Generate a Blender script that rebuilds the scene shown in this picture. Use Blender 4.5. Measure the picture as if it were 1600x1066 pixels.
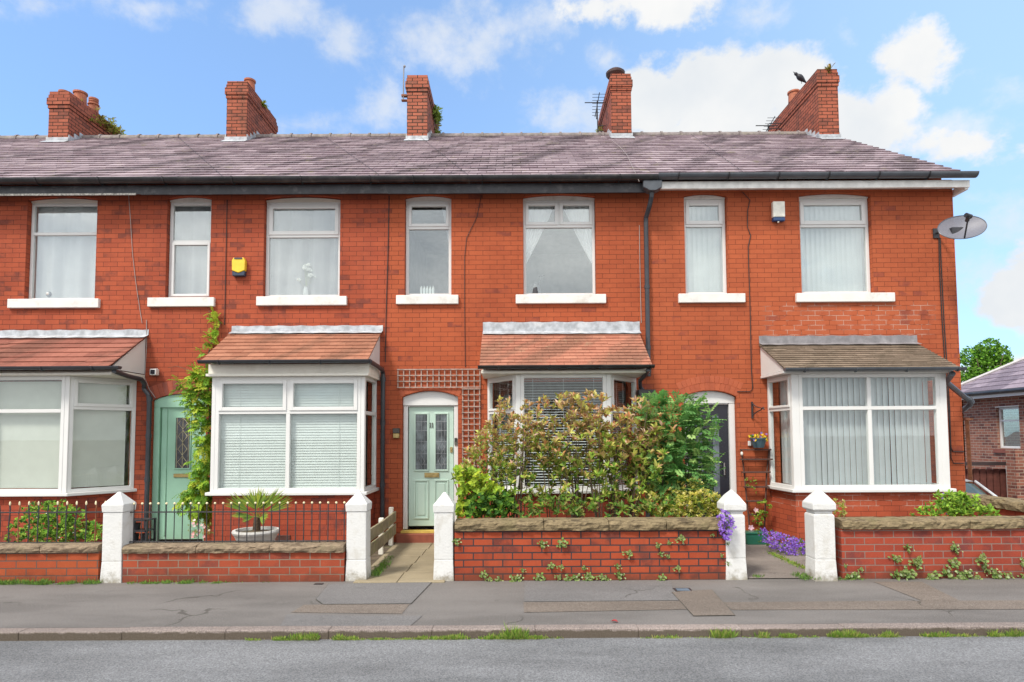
import bpy, math, random
from mathutils import Vector, Matrix, noise as mnoise
from mathutils.geometry import tessellate_polygon
R = math.radians
random.seed(7)
S = bpy.context.scene
COL = S.collection
for o in list(bpy.data.objects): bpy.data.objects.remove(o)

# ---------------------------------------------------------------- camera
cd = bpy.data.cameras.new('camera'); cam = bpy.data.objects.new('camera', cd); COL.objects.link(cam)
cd.sensor_width = 36; cd.lens = 960 / 1600 * 36; cd.clip_end = 2000; cd.clip_start = .05
cd.shift_y = (628 - 533) / 1600
PITCH, ROLL = R(3.1), R(0.3)
CAM = (0, -10, 1.72)
cam.matrix_world = (Matrix.Translation(CAM) @ Matrix.Rotation(R(90) + PITCH, 4, 'X') @ Matrix.Rotation(-ROLL, 4, 'Z'))
S.camera = cam
S.render.resolution_x, S.render.resolution_y = 1024, 682
# ---------------------------------------------------------------- exposure
S.view_settings.view_transform = 'Standard'; S.view_settings.look = 'None'
S.view_settings.exposure = 1.0; S.view_settings.gamma = 1
S.cycles.max_bounces = 8; S.cycles.transparent_max_bounces = 24
S.cycles.use_denoising = True
# ---------------------------------------------------------------- sun
SUN_EL, SUN_AZ = R(52), R(-140)      # azimuth measured from +Y clockwise to the light
sdir = Vector((math.sin(SUN_AZ) * math.cos(SUN_EL), math.cos(SUN_AZ) * math.cos(SUN_EL), math.sin(SUN_EL)))
sl = bpy.data.lights.new('sun', 'SUN'); sl.energy = 2.0; sl.angle = R(12); sl.color = (1, .94, .84)
so = bpy.data.objects.new('sun', sl); COL.objects.link(so); so.rotation_euler = sdir.to_track_quat('Z', 'Y').to_euler()

# pixel of the photograph -> point on a plane of the place
def _ray(px, py):
    u = (px - 800) / 960.; v = -(py - 628) / 960.
    c, s = math.cos(ROLL), math.sin(ROLL); u, v = u * c + v * s, -u * s + v * c
    cp, sp = math.cos(PITCH), math.sin(PITCH)
    return (u, cp - v * sp, sp + v * cp)
def aty(px, py, Y):
    d = _ray(px, py); t = (Y + 10) / d[1]; return (d[0] * t, Y, 1.72 + d[2] * t)
def atz(px, py, Z=0.):
    d = _ray(px, py); t = (Z - 1.72) / d[2]; return (d[0] * t, -10 + d[1] * t, Z)

# ---------------------------------------------------------------- node helpers
class NT:
    def __init__(s, tree): s.t = tree; s.n = tree.nodes; s.l = tree.links
    def new(s, typ, **kw):
        n = s.n.new(typ)
        for k, v in kw.items(): setattr(n, k, v)
        return n
    def put(s, sock, v):
        if isinstance(v, bpy.types.NodeSocket): s.l.new(v, sock)
        elif v is not None:
            if sock.type == 'RGBA' and len(v) == 3: v = (*v, 1)
            sock.default_value = v
    def math(s, op, a, b=None, c=None, clamp=False):
        n = s.new('ShaderNodeMath', operation=op, use_clamp=clamp)
        s.put(n.inputs[0], a)
        if b is not None: s.put(n.inputs[1], b)
        if c is not None: s.put(n.inputs[2], c)
        return n.outputs[0]
    def mix(s, f, a, b, blend='MIX'):
        n = s.new('ShaderNodeMix', data_type='RGBA', blend_type=blend)
        s.put(n.inputs['Factor'], f); s.put(n.inputs[6], a); s.put(n.inputs[7], b)
        return n.outputs[2]
    def ramp(s, f, stops, interp='LINEAR'):
        n = s.new('ShaderNodeValToRGB'); n.color_ramp.interpolation = interp
        e = n.color_ramp.elements
        while len(e) > 1: e.remove(e[-1])
        e[0].position = stops[0][0]; c = stops[0][1]; e[0].color = (*c, 1) if len(c) == 3 else c
        for p, c in stops[1:]:
            k = e.new(p); k.color = (*c, 1) if len(c) == 3 else c
        s.put(n.inputs[0], f); return n.outputs[0]
    def step(s, f, a, b):
        n = s.new('ShaderNodeMapRange', interpolation_type='SMOOTHSTEP'); s.put(n.inputs[0], f)
        n.inputs[1].default_value = a; n.inputs[2].default_value = b; return n.outputs[0]
    def noise(s, vec, scale, detail=4, rough=.55, dist=0.):
        n = s.new('ShaderNodeTexNoise'); s.put(n.inputs['Vector'], vec)
        n.inputs['Scale'].default_value = scale; n.inputs['Detail'].default_value = detail
        n.inputs['Roughness'].default_value = rough; n.inputs['Distortion'].default_value = dist
        return n.outputs[0]
    def scl(s, vec, v):
        n = s.new('ShaderNodeVectorMath', operation='MULTIPLY'); s.put(n.inputs[0], vec); n.inputs[1].default_value = v; return n.outputs[0]
    def pos(s): return s.new('ShaderNodeNewGeometry').outputs['Position']
    def uv(s): return s.new('ShaderNodeTexCoord').outputs['UV']
    def xyz(s, v):
        n = s.new('ShaderNodeSeparateXYZ'); s.put(n.inputs[0], v); return n.outputs
    def bump(s, h, strength=.5, dist=.01):
        n = s.new('ShaderNodeBump'); n.inputs['Strength'].default_value = strength; n.inputs['Distance'].default_value = dist
        s.put(n.inputs['Height'], h); return n.outputs[0]

def srgb(r, g, b):
    f = lambda c: (c / 255 / 12.92) if c / 255 <= .04045 else ((c / 255 + .055) / 1.055) ** 2.4
    return (f(r), f(g), f(b))
def newmat(name):
    m = bpy.data.materials.new(name); m.use_nodes = True; t = NT(m.node_tree)
    p = t.n['Principled BSDF']; return m, t, p
def simple(name, col, rough=.6, nscale=8, namt=.12, bump=0., bscale=60, metal=0., spec=.5, dirt=None, dscale=2.5, damt=.5):
    m, t, p = newmat(name); P = t.pos()
    n = t.noise(P, nscale, 5)
    c = t.mix(t.step(n, .3, .7), tuple(x * (1 - namt) for x in col), tuple(min(1, x * (1 + namt)) for x in col))
    if dirt:
        d = t.step(t.noise(P, dscale, 6, .65), .5, .72)
        c = t.mix(t.math('MULTIPLY', d, damt), c, dirt)
    t.put(p.inputs['Base Color'], c); p.inputs['Roughness'].default_value = rough
    p.inputs['Metallic'].default_value = metal; p.inputs['Specular IOR Level'].default_value = spec
    if bump: t.put(p.inputs['Normal'], t.bump(t.noise(P, bscale, 4), bump, .01))
    return m

# ---------------------------------------------------------------- sky
W = bpy.data.worlds.new('World'); S.world = W; W.use_nodes = True
t = NT(W.node_tree); bg = t.n['Background']
sky = t.new('ShaderNodeTexSky', sky_type='NISHITA'); sky.sun_disc = False
sky.sun_elevation = SUN_EL; sky.sun_rotation = SUN_AZ; sky.altitude = 50; sky.air_density = 1.; sky.dust_density = .6; sky.ozone_density = 1.6
D = t.new('ShaderNodeTexCoord').outputs['Generated']
dx, dy, dz = t.xyz(D)
# clouds: patches of the sky by direction, ragged by noise. gx/gz = direction over the street front (y=1)
ysafe = t.math('MAXIMUM', dy, .05)
gx = t.math('DIVIDE', dx, ysafe); gz = t.math('DIVIDE', dz, ysafe)
cn = t.noise(t.scl(D, (1, 1, 1.5)), 5.5, 8, .6, .2)
cn2 = t.noise(t.scl(D, (1, 1, 1.3)), 17, 8, .62, .1)
def blob(px, py, rx, ry, amp=1., soft=1.):
    d = _ray(px, py); cx, cz = d[0] / d[1], d[2] / d[1]
    a = t.math('DIVIDE', t.math('SUBTRACT', gx, cx), rx / 960 * 1.02); b = t.math('DIVIDE', t.math('SUBTRACT', gz, cz), ry / 960 * 1.05)
    q = t.math('ADD', t.math('MULTIPLY', a, a), t.math('MULTIPLY', b, b))
    return t.math('MULTIPLY', t.math('SUBTRACT', 1., t.math('SQRT', q)), amp)
def union(L):
    r = L[0]
    for k in L[1:]: r = t.math('MAXIMUM', r, k)
    return r
thick = union([blob(1130, 150, 150, 85), blob(1230, 130, 95, 70), blob(1030, 160, 75, 62), blob(1300, 190, 110, 55), blob(1150, 225, 200, 60),
               blob(1435, 95, 62, 60, .55), blob(1412, 155, 40, 55, .45), blob(1350, 205, 95, 50, .75), blob(1395, 165, 60, 35, .5), blob(1490, 225, 80, 24, .35), blob(1030, 5, 110, 50, .62), blob(1620, 470, 90, 60, .9),
               blob(1540, 285, 0.1, .1), blob(1600, 585, 160, 28, .8), blob(930, 15, 60, 25, .35), blob(1660, 440, 90, 110, .9)])
thin = union([blob(540, 75, 60, 50, .8), blob(680, 60, 95, 80, .8), blob(600, 160, 50, 50, .8), blob(440, 15, 90, 60, .8), blob(470, 195, 110, 30, .7),
              blob(900, 185, 90, 50, .9), blob(950, 90, 40, 40, .6), blob(1590, 350, 80, 60, .8), blob(1560, 430, 100, 50, .6), blob(1325, 65, 25, 30, .6), blob(1500, 200, 90, 30, .7), blob(90, 10, 120, 25, .4), blob(240, 10, 80, 20, .4), blob(760, 60, 70, 60, .5), blob(1180, 20, 90, 40, .5), blob(860, 30, 60, 40, .6), blob(1570, 130, 60, 40, .4)])
rag = t.math('ADD', t.math('MULTIPLY', t.math('SUBTRACT', cn, .5), 1.5), t.math('ADD', t.math('MULTIPLY', t.math('SUBTRACT', cn2, .5), 1.7), t.math('MULTIPLY', t.math('SUBTRACT', t.noise(D, 45, 6, .6), .5), .7)))
tm = t.step(t.math('ADD', t.math('MULTIPLY', thick, 1.7), rag), -.18, .40)
thn = t.math('MULTIPLY', t.step(t.math('ADD', thin, rag), -.05, .95), .66)
front = t.step(dy, .02, .2)
m1 = t.math('MULTIPLY', t.math('MAXIMUM', tm, thn), front)
# behind the viewer: broken bright grey cloud, as the window panes reflect
bn = t.noise(t.scl(D, (1, 1, 2)), 2.6, 6, .55, .3)
back = t.math('MULTIPLY', t.step(bn, .24, .4), t.math('SUBTRACT', 1., front))
cloudshade = t.mix(t.step(t.noise(D, 4.5, 5, .55), .35, .66), (4.85, 4.85, 4.8), (4.05, 4.25, 4.45))
backshade = t.ramp(t.noise(t.scl(D, (1, 1, 3)), 3.2, 5, .55), [(.35, (5.2, 5.5, 5.9)), (.55, (8, 8.1, 8.1)), (.7, (10, 10, 9.8))])
skyc = t.mix(1., sky.outputs[0], (.90, 1.15, 1.42), 'MULTIPLY')
haze = t.math('MULTIPLY', t.step(gx, -.35, .95), front)
skyb = t.mix(t.math('ADD', .25, t.math('MULTIPLY', haze, .42)), skyc, (3.1, 4.5, 6.0))
c = t.mix(m1, skyb, cloudshade); c = t.mix(back, c, backshade)
t.put(bg.inputs[0], c); bg.inputs[1].default_value = .1

# ---------------------------------------------------------------- mesh builder
ORG = {}
def empty(name, loc, label=None, cat=None, group=None, kind=None):
    o = bpy.data.objects.new(name, None); COL.objects.link(o); o.location = loc; ORG[o.name] = Vector(loc)
    o.empty_display_size = .2
    return tag(o, label, cat, group, kind)
def tag(o, label=None, cat=None, group=None, kind=None):
    if label: o['label'] = label
    if cat: o['category'] = cat
    if group: o['group'] = group
    if kind: o['kind'] = kind
    return o
class MB:
    def __init__(s): s.v = []; s.f = []; s.c = []
    def add(s, vs, fs, col=None):
        k = len(s.v); s.v += [tuple(v) for v in vs]; s.f += [tuple(k + i for i in f) for f in fs]; s.c += [col] * len(fs)
    def box(s, x0, x1, y0, y1, z0, z1, col=None, M=None):
        vs = [(x, y, z) for x in (x0, x1) for y in (y0, y1) for z in (z0, z1)]
        if M is not None: vs = [M @ Vector(v) for v in vs]
        s.add(vs, [(0, 1, 3, 2), (4, 6, 7, 5), (0, 4, 5, 1), (2, 3, 7, 6), (0, 2, 6, 4), (1, 5, 7, 3)], col)
    def prism(s, pts, d, col=None):      # pts: 3D loop, extruded by d
        n = len(pts); d = Vector(d); a = [Vector(p) for p in pts]; b = [p + d for p in a]
        s.add(a + b, [tuple(range(n))[::-1], tuple(range(n, 2 * n))] + [(i, (i + 1) % n, n + (i + 1) % n, n + i) for i in range(n)], col)
    def tube(s, pts, r, n=8, col=None, taper=None, cap=True):
        pts = [Vector(p) for p in pts]; rings = []
        for i, p in enumerate(pts):
            dd = (pts[min(i + 1, len(pts) - 1)] - pts[max(i - 1, 0)]).normalized()
            up = Vector((0, 0, 1)) if abs(dd.z) < .9 else Vector((0, 1, 0))
            a = dd.cross(up).normalized(); b = dd.cross(a).normalized()
            rr = r if taper is None else r + (taper - r) * i / (len(pts) - 1)
            rings.append([p + (a * math.cos(2 * math.pi * k / n) + b * math.sin(2 * math.pi * k / n)) * rr for k in range(n)])
        vs = [v for q in rings for v in q]; fs = []
        for i in range(len(pts) - 1):
            for k in range(n): fs.append((i * n + k, i * n + (k + 1) % n, (i + 1) * n + (k + 1) % n, (i + 1) * n + k))
        if cap: fs += [tuple(range(n))[::-1], tuple(range(len(vs) - n, len(vs)))]
        s.add(vs, fs, col)
    def lathe(s, prof, c, n=20, col=None, axis=None):
        vs = []; fs = []
        for r, z in prof:
            for k in range(n):
                a = 2 * math.pi * k / n; vs.append(Vector((r * math.cos(a), r * math.sin(a), z)))
        for i in range(len(prof) - 1):
            for k in range(n): fs.append((i * n + k, i * n + (k + 1) % n, (i + 1) * n + (k + 1) % n, (i + 1) * n + k))
        fs += [tuple(range(n))[::-1], tuple(range(len(vs) - n, len(vs)))]
        q = axis if axis is not None else Matrix.Identity(3)
        s.add([Vector(c) + q @ v for v in vs], fs, col)
    def ball(s, c, r, n=8, m=5, col=None, sc=(1, 1, 1)):
        vs = [Vector((0, 0, -r))]
        for i in range(1, m):
            th = -math.pi / 2 + math.pi * i / m
            for k in range(n): vs.append(Vector((r * math.cos(th) * math.cos(2 * math.pi * k / n), r * math.cos(th) * math.sin(2 * math.pi * k / n), r * math.sin(th))))
        vs.append(Vector((0, 0, r))); fs = []
        for k in range(n): fs.append((0, 1 + (k + 1) % n, 1 + k)); fs.append((len(vs) - 1, len(vs) - 1 - n + k, len(vs) - 1 - n + (k + 1) % n))
        for i in range(m - 2):
            for k in range(n): fs.append((1 + i * n + k, 1 + i * n + (k + 1) % n, 1 + (i + 1) * n + (k + 1) % n, 1 + (i + 1) * n + k))
        s.add([Vector(c) + Vector((v.x * sc[0], v.y * sc[1], v.z * sc[2])) for v in vs], fs, col)
    def build(s, name, mat, parent=None, bevel=0, smooth=False, origin=None, seg=1):
        root = parent
        while root is not None and root.parent is not None: root = root.parent
        O = ORG[root.name] if root is not None else Vector(origin or (0, 0, 0))
        me = bpy.data.meshes.new(name)
        me.from_pydata([(v[0] - O.x, v[1] - O.y, v[2] - O.z) for v in s.v], [], s.f)
        uvl = me.uv_layers.new(name='UVMap').data
        for p in me.polygons:
            nx, ny, nz = (abs(q) for q in p.normal)
            ax = 2 if nz >= nx and nz >= ny and nz > .75 else (0 if nx > ny else 1)
            for li in p.loop_indices:
                v = s.v[me.loops[li].vertex_index]
                uvl[li].uv = (v[0], v[1]) if ax == 2 else ((v[1], v[2]) if ax == 0 else (v[0], v[2]))
        if any(c is not None for c in s.c):
            ca = me.color_attributes.new('Col', 'FLOAT_COLOR', 'CORNER').data
            for p, c in zip(me.polygons, s.c):
                c = c or (.5, .5, .5)
                for li in p.loop_indices: ca[li].color = (*c[:3], 1)
        if smooth:
            for p in me.polygons: p.use_smooth = True
        if mat: me.materials.append(mat)
        o = bpy.data.objects.new(name, me); COL.objects.link(o)
        if parent is not None: o.parent = parent
        else: o.location = O; ORG[o.name] = O
        if bevel:
            b = o.modifiers.new('bevel', 'BEVEL'); b.width = bevel; b.segments = seg; b.limit_method = 'ANGLE'
        return o

# ---------------------------------------------------------------- materials
def brick_mat(name, cols, mortar, msize=.003, dark=None, darkamt=.15, rowh=.0795, bw=.232, jit=.002, white=None, seedv=0., stain=None, bumps=.5, rough=.75, foot=False):
    m, t, p = newmat(name); U = t.uv(); P = t.pos()
    off = t.new('ShaderNodeTexNoise'); t.put(off.inputs['Vector'], P); off.inputs['Scale'].default_value = 6
    vm = t.new('ShaderNodeVectorMath', operation='MULTIPLY_ADD'); t.put(vm.inputs[0], off.outputs[1]); vm.inputs[1].default_value = (jit * 3, jit * 3, 0); t.put(vm.inputs[2], U)
    b = t.new('ShaderNodeTexBrick'); t.put(b.inputs['Vector'], vm.outputs[0]); b.offset = .5
    b.inputs['Color1'].default_value = (0, 0, 0, 1); b.inputs['Color2'].default_value = (1, 1, 1, 1); b.inputs['Mortar'].default_value = (.5, .5, .5, 1)
    b.inputs['Scale'].default_value = 1; b.inputs['Mortar Size'].default_value = msize; b.inputs['Mortar Smooth'].default_value = .15
    b.inputs['Brick Width'].default_value = bw; b.inputs['Row Height'].default_value = rowh
    rnd = b.outputs['Color']; fac = b.outputs['Fac']
    k = len(cols); c = t.ramp(rnd, [(i / (k - 1) * .95, cols[i]) for i in range(k)])
    big = t.noise(P, .9, 4); med = t.noise(P, 5, 5, .6); fine = t.noise(P, 70, 4, .6)
    if dark:
        # whole bricks burnt dark, in drifts
        dm = t.step(t.math('ADD', rnd, t.math('MULTIPLY', t.math('SUBTRACT', big, .5), 1.6)), 1. - darkamt * 1.2, 1.02 - darkamt * .7)
        smear = t.step(med, .40, .62)
        c = t.mix(t.math('MULTIPLY', dm, t.math('MULTIPLY_ADD', smear, .75, .15)), c, dark)
    c = t.mix(t.math('MULTIPLY', t.step(med, .35, .75), .22), c, (cols[0][0] * .62, cols[0][1] * .6, cols[0][2] * .7))
    c = t.mix(t.math('MULTIPLY', t.step(fine, .55, .75), .16), c, (.7, .32, .2))
    if stain:
        s_ = t.step(t.noise(t.scl(P, (1, 1, .25)), 2.2, 6, .7), .5, .75)
        c = t.mix(t.math('MULTIPLY', s_, stain[1]), c, stain[0])
    mo = mortar
    c = t.mix(.06, c, (.40, .17, .12))
    if white:
        X, Y, Z = t.xyz(P); mk = None
        for (x0, x1, z0, z1) in white:
            q = t.math('MULTIPLY', t.math('MULTIPLY', t.step(X, x0 - .15, x0 + .15), t.step(X, x1 + .15, x1 - .15)),
                       t.math('MULTIPLY', t.step(Z, z0 - .04, z0 + .04), t.step(Z, z1 + .04, z1 - .04)))
            mk = q if mk is None else t.math('MAXIMUM', mk, q)
        mk = t.math('MULTIPLY', mk, t.step(t.noise(P, 3.5, 3), .42, .55))
        mo = t.mix(t.math('MULTIPLY', mk, .75), mortar, (.6, .5, .42))
        haze_ = t.math('MULTIPLY', mk, t.math('MULTIPLY', t.step(fine, .45, .8), .12)); c = t.mix(haze_, c, (.6, .5, .45))
    c = t.mix(1., c, t.ramp(t.noise(t.scl(P, (1, 1, .45)), .8, 6, .65), [(.3, (.80, .78, .80)), (.5, (.97, .97, .97)), (.7, (1.1, 1.09, 1.06))]), 'MULTIPLY')
    c = t.mix(fac, c, mo)
    t.put(p.inputs['Base Color'], c)
    t.put(p.inputs['Roughness'], t.math('MULTIPLY_ADD', fac, .2, rough))
    p.inputs['Specular IOR Level'].default_value = .12
    if foot:      # splashed dirt along the foot of the wall
        z_ = t.math('ADD', t.xyz(P)[2], t.math('MULTIPLY', t.math('SUBTRACT', t.noise(P, 6, 6, .7), .5), .3))
        c = t.mix(t.math('MULTIPLY', t.step(z_, .17, .0), .6), c, (.10, .045, .03)); t.put(p.inputs['Base Color'], c)
    h = t.math('ADD', t.math('MULTIPLY', t.math('SUBTRACT', 1., fac), 1.), t.math('ADD', t.math('MULTIPLY', fine, .25), t.math('MULTIPLY', rnd, .25)))
    t.put(p.inputs['Normal'], t.bump(h, bumps, .006))
    return m
O1, O2, O3 = (.43, .098, .042), (.50, .125, .052), (.39, .084, .039)
MO = (.10, .035, .022)
BR = {
 'left': brick_mat('brick_left', [(.33, .070, .036), (.41, .092, .042), (.36, .072, .036)], (.085, .032, .024), dark=(.15, .045, .035), darkamt=.3, stain=((.13, .05, .04), .35)),
 'a': brick_mat('brick_a', [(.34, .070, .034), (.41, .088, .040), (.37, .078, .036)], (.085, .032, .024), dark=(.15, .045, .034), darkamt=.28, stain=((.14, .05, .04), .3)),
 'b': brick_mat('brick_b', [(.35, .070, .034), (.41, .088, .040), (.38, .078, .036)], (.085, .032, .024), dark=(.17, .048, .036), darkamt=.24, stain=((.15, .05, .04), .3)),
 'c': brick_mat('brick_c', [(.375, .082, .033), (.42, .096, .038), (.40, .088, .035)], MO, dark=(.20, .05, .035), darkamt=.05),
 'd': brick_mat('brick_d', [(.385, .088, .036), (.43, .104, .042), (.41, .095, .038)], (.12, .038, .022), dark=(.24, .06, .04), darkamt=.02, white=[(4.2, 6.9, 3.3, 3.86), (4.3, 6.6, .66, .82)]),
}
BASE = brick_mat('brick_bay_base', [(.31, .055, .03), (.37, .07, .034), (.33, .06, .03)], (.09, .03, .025), dark=(.14, .04, .035), darkamt=.2, stain=((.15, .04, .035), .4))
BASED = brick_mat('brick_bay_base_light', [(.36, .072, .034), (.42, .085, .038), (.38, .076, .036)], MO, dark=(.2, .05, .04), darkamt=.1, white=[(4.0, 6.8, .60, .83)])
CHIM = brick_mat('brick_chimney', [(.30, .082, .048), (.39, .115, .068), (.34, .095, .055)], (.05, .03, .022), msize=.008, dark=(.16, .06, .045), darkamt=.35, stain=((.09, .06, .045), .75))
CHIMOLD = brick_mat('brick_chimney_worn', [(.34, .10, .06), (.43, .14, .085), (.38, .11, .07)], (.06, .04, .03), msize=.009, dark=(.13, .08, .06), darkamt=.3, stain=((.12, .09, .06), .6), bumps=1.)
WALLL = brick_mat('garden_brick_orange', [(.33, .066, .024), (.41, .088, .030), (.35, .066, .027)], (.10, .085, .075), msize=.006, rowh=.088, bw=.24, dark=(.2, .05, .035), darkamt=.1, stain=((.16, .1, .05), .3), foot=True)
WALLM = brick_mat('garden_brick_red', [(.26, .052, .028), (.36, .07, .032), (.30, .058, .03)], (.22, .18, .14), msize=.006, rowh=.088, bw=.24, dark=(.17, .05, .04), darkamt=.25, stain=((.13, .07, .045), .5), foot=True)
WALLC = brick_mat('garden_brick_dark_joint', [(.31, .052, .022), (.40, .070, .027), (.34, .058, .025)], (.05, .042, .045), msize=.008, rowh=.0825, bw=.232, dark=(.12, .035, .03), darkamt=.3, stain=((.10, .05, .035), .6), foot=True)
WALLD = brick_mat('garden_brick_pale_joint', [(.28, .046, .028), (.36, .062, .033), (.32, .054, .03)], (.23, .165, .14), msize=.006, rowh=.081, bw=.232, dark=(.15, .045, .045), darkamt=.3, stain=((.14, .06, .045), .55), foot=True)
BUNG = brick_mat('brick_brown', [(.26, .105, .075), (.35, .15, .105), (.21, .085, .065)], (.36, .3, .24), msize=.008, dark=(.08, .035, .04), darkamt=.35, stain=((.14, .08, .06), .3))

def slate_mat(name, lo, hi, stain, smt=.55, moss=None, bump=.6):
    m, t, p = newmat(name); P = t.pos()
    a = t.new('ShaderNodeVertexColor'); a.layer_name = 'Col'
    r = t.xyz(a.outputs[0])[0]
    c = t.mix(r, lo, hi)
    X_, Y_, Z_ = t.xyz(P); cb = t.new('ShaderNodeCombineXYZ'); t.put(cb.inputs[0], t.math('SUBTRACT', X_, t.math('MULTIPLY', Y_, .9))); t.put(cb.inputs[1], t.math('MULTIPLY', Y_, .35)); t.put(cb.inputs[2], t.math('MULTIPLY', r, .06)); q = t.noise(cb.outputs[0], 1.3, 7, .68, .1)
    c = t.mix(t.math('MULTIPLY', t.step(q, .46, .62), smt), c, stain)
    f = t.noise(P, 28, 5, .65)
    c = t.mix(t.math('MULTIPLY', t.step(f, .5, .75), .35), c, tuple(min(1, x * 1.45) for x in hi))
    c = t.mix(t.math('MULTIPLY', t.step(t.noise(P, 11, 4, .6), .55, .75), .35), c, tuple(x * .8 for x in stain))
    if moss:
        c = t.mix(t.math('MULTIPLY', t.step(t.noise(P, 3.3, 6, .7), .57, .7), .6), c, moss)
    t.put(p.inputs['Base Color'], c); p.inputs['Roughness'].default_value = .78; p.inputs['Specular IOR Level'].default_value = .2
    t.put(p.inputs['Normal'], t.bump(f, bump, .006))
    return m
SLATE = slate_mat('slate', (.205, .15, .17), (.39, .315, .335), (.095, .073, .08), .78, (.27, .24, .15))
SLATEP = slate_mat('slate_bungalow', (.15, .12, .15), (.32, .26, .30), (.12, .1, .12), .4)
TILER = slate_mat('clay_tile_red', (.21, .075, .055), (.32, .125, .09), (.12, .055, .04), .7)
TILEO = slate_mat('clay_tile_orange', (.27, .112, .07), (.385, .175, .112), (.17, .085, .055), .75)
TILEC = slate_mat('clay_tile_small', (.32, .122, .082), (.44, .195, .13), (.19, .10, .068), .7, (.35, .23, .15))
TILEG = slate_mat('concrete_tile_brown', (.15, .115, .085), (.27, .21, .16), (.10, .08, .055), .6, (.2, .17, .11), bump=1.)
RIDGE = simple('ridge_tile', (.20, .17, .165), .8, 9, .3, .5, 40, dirt=(.26, .24, .16), dscale=6)
LEAD = simple('lead', (.38, .40, .43), .55, 9, .25, .4, 20, metal=.0, dirt=(.62, .62, .62), dscale=4, damt=.7)
LEADD = simple('lead_dark', (.20, .19, .20), .6, 9, .2, .4, 20, dirt=(.33, .32, .33), dscale=4, damt=.6)
UPVC = simple('white_upvc', (.69, .69, .68), .32, 3, .02, dirt=(.62, .60, .55), dscale=2, damt=.12)
CREAM = simple('cream_board', (.76, .73, .65), .5, 3, .05, dirt=(.42, .38, .3), dscale=3, damt=.4)
SILLM = simple('painted_stone_sill', (.71, .70, .67), .7, 6, .04, .3, 50, dirt=(.45, .42, .36), dscale=4.5, damt=.55)
PAINTW = simple('white_masonry_paint', (.64, .64, .63), .8, 5, .03, .5, 45, dirt=(.42, .39, .33), dscale=5, damt=.5)
BLACKG = simple('black_gutter', (.022, .022, .025), .35, 6, .3, dirt=(.10, .09, .08), dscale=4, damt=.5)
BLACKB = simple('black_board', (.026, .026, .032), .45, 6, .3, .3, 30, dirt=(.12, .11, .11), dscale=7, damt=.5)
GREYP = simple('grey_plastic', (.075, .085, .10), .35, 6, .15)
PIPE = simple('dark_pipe', (.035, .038, .047), .35, 6, .15)
IRON = simple('railing_paint', (.035, .033, .036), .5, 20, .3)
GOLD = simple('cream_finial', (.75, .66, .42), .5, 20, .15)
RUST = simple('rust', (.22, .085, .04), .85, 12, .3, .5, 60)
BRASS = simple('brass', (.42, .31, .13), .35, 20, .2, metal=.7)
CABLE = simple('cable_black', (.02, .018, .018), .6)
CABLEW = simple('cable_white', (.33, .28, .26), .6)
MINT = simple('mint_door', (.46, .60, .52), .4, 4, .03)
GREEN = simple('green_door', (.30, .52, .39), .45, 4, .05, dirt=(.2, .36, .27), damt=.3)
BLACKD = simple('black_door', (.012, .012, .02), .25, 4, .1)
WOODT = simple('trellis_wood', (.36, .26, .22), .85, 14, .25, .4, 60, dirt=(.2, .14, .11), dscale=9)
WOODB = simple('brown_wood', (.085, .04, .03), .8, 10, .2, .4, 60)
WOODF = simple('weathered_wood', (.27, .23, .15), .9, 9, .25, .6, 50, dirt=(.24, .25, .06), dscale=5, damt=.75)
FENCEB = simple('brown_fence', (.12, .038, .028), .8, 10, .25, .4, 60)
_t = NT(PAINTW.node_tree); _p = _t.n['Principled BSDF']; _c = _p.inputs['Base Color'].links[0].from_socket; _P = _t.pos()
_z = _t.math('ADD', _t.xyz(_P)[2], _t.math('MULTIPLY', _t.math('SUBTRACT', _t.noise(_P, 9, 7, .75), .5), .5))
_g = _t.step(_z, .14, -.04); _s = _t.step(_t.noise(_t.scl(_P, (1, 1, .2)), 14, 6, .7), .56, .72)
_c = _t.mix(_t.math('MULTIPLY', _s, .28), _c, (.36, .34, .27)); _t.put(_p.inputs['Base Color'], _t.mix(_t.math('MULTIPLY', _g, .8), _c, (.20, .17, .11)))
def stone_mat(name, base, dk, gr):
    m, t, p = newmat(name); P = t.pos()
    n1 = t.noise(t.scl(P, (1.2, 1.2, 9)), 5, 7, .68, .8); n2 = t.noise(P, 22, 6, .65); n3 = t.noise(P, 2.5, 5, .6)
    c = t.mix(t.step(n2, .3, .72), tuple(x * .75 for x in base), tuple(x * 1.2 for x in base))
    c = t.mix(t.math('MULTIPLY', t.step(n1, .5, .62), .75), c, dk)
    c = t.mix(t.math('MULTIPLY', t.step(n3, .5, .7), .45), c, gr)
    t.put(p.inputs['Base Color'], c); p.inputs['Roughness'].default_value = .9; p.inputs['Specular IOR Level'].default_value = .15
    t.put(p.inputs['Normal'], t.bump(t.math('ADD', n1, t.math('MULTIPLY', n2, .5)), .9, .02))
    return m
STONE = stone_mat('coping_sandstone', (.235, .18, .105), (.07, .052, .035), (.19, .165, .08))
STONEP = stone_mat('coping_pinkish', (.25, .19, .13), (.10, .07, .05), (.2, .17, .10))
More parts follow.
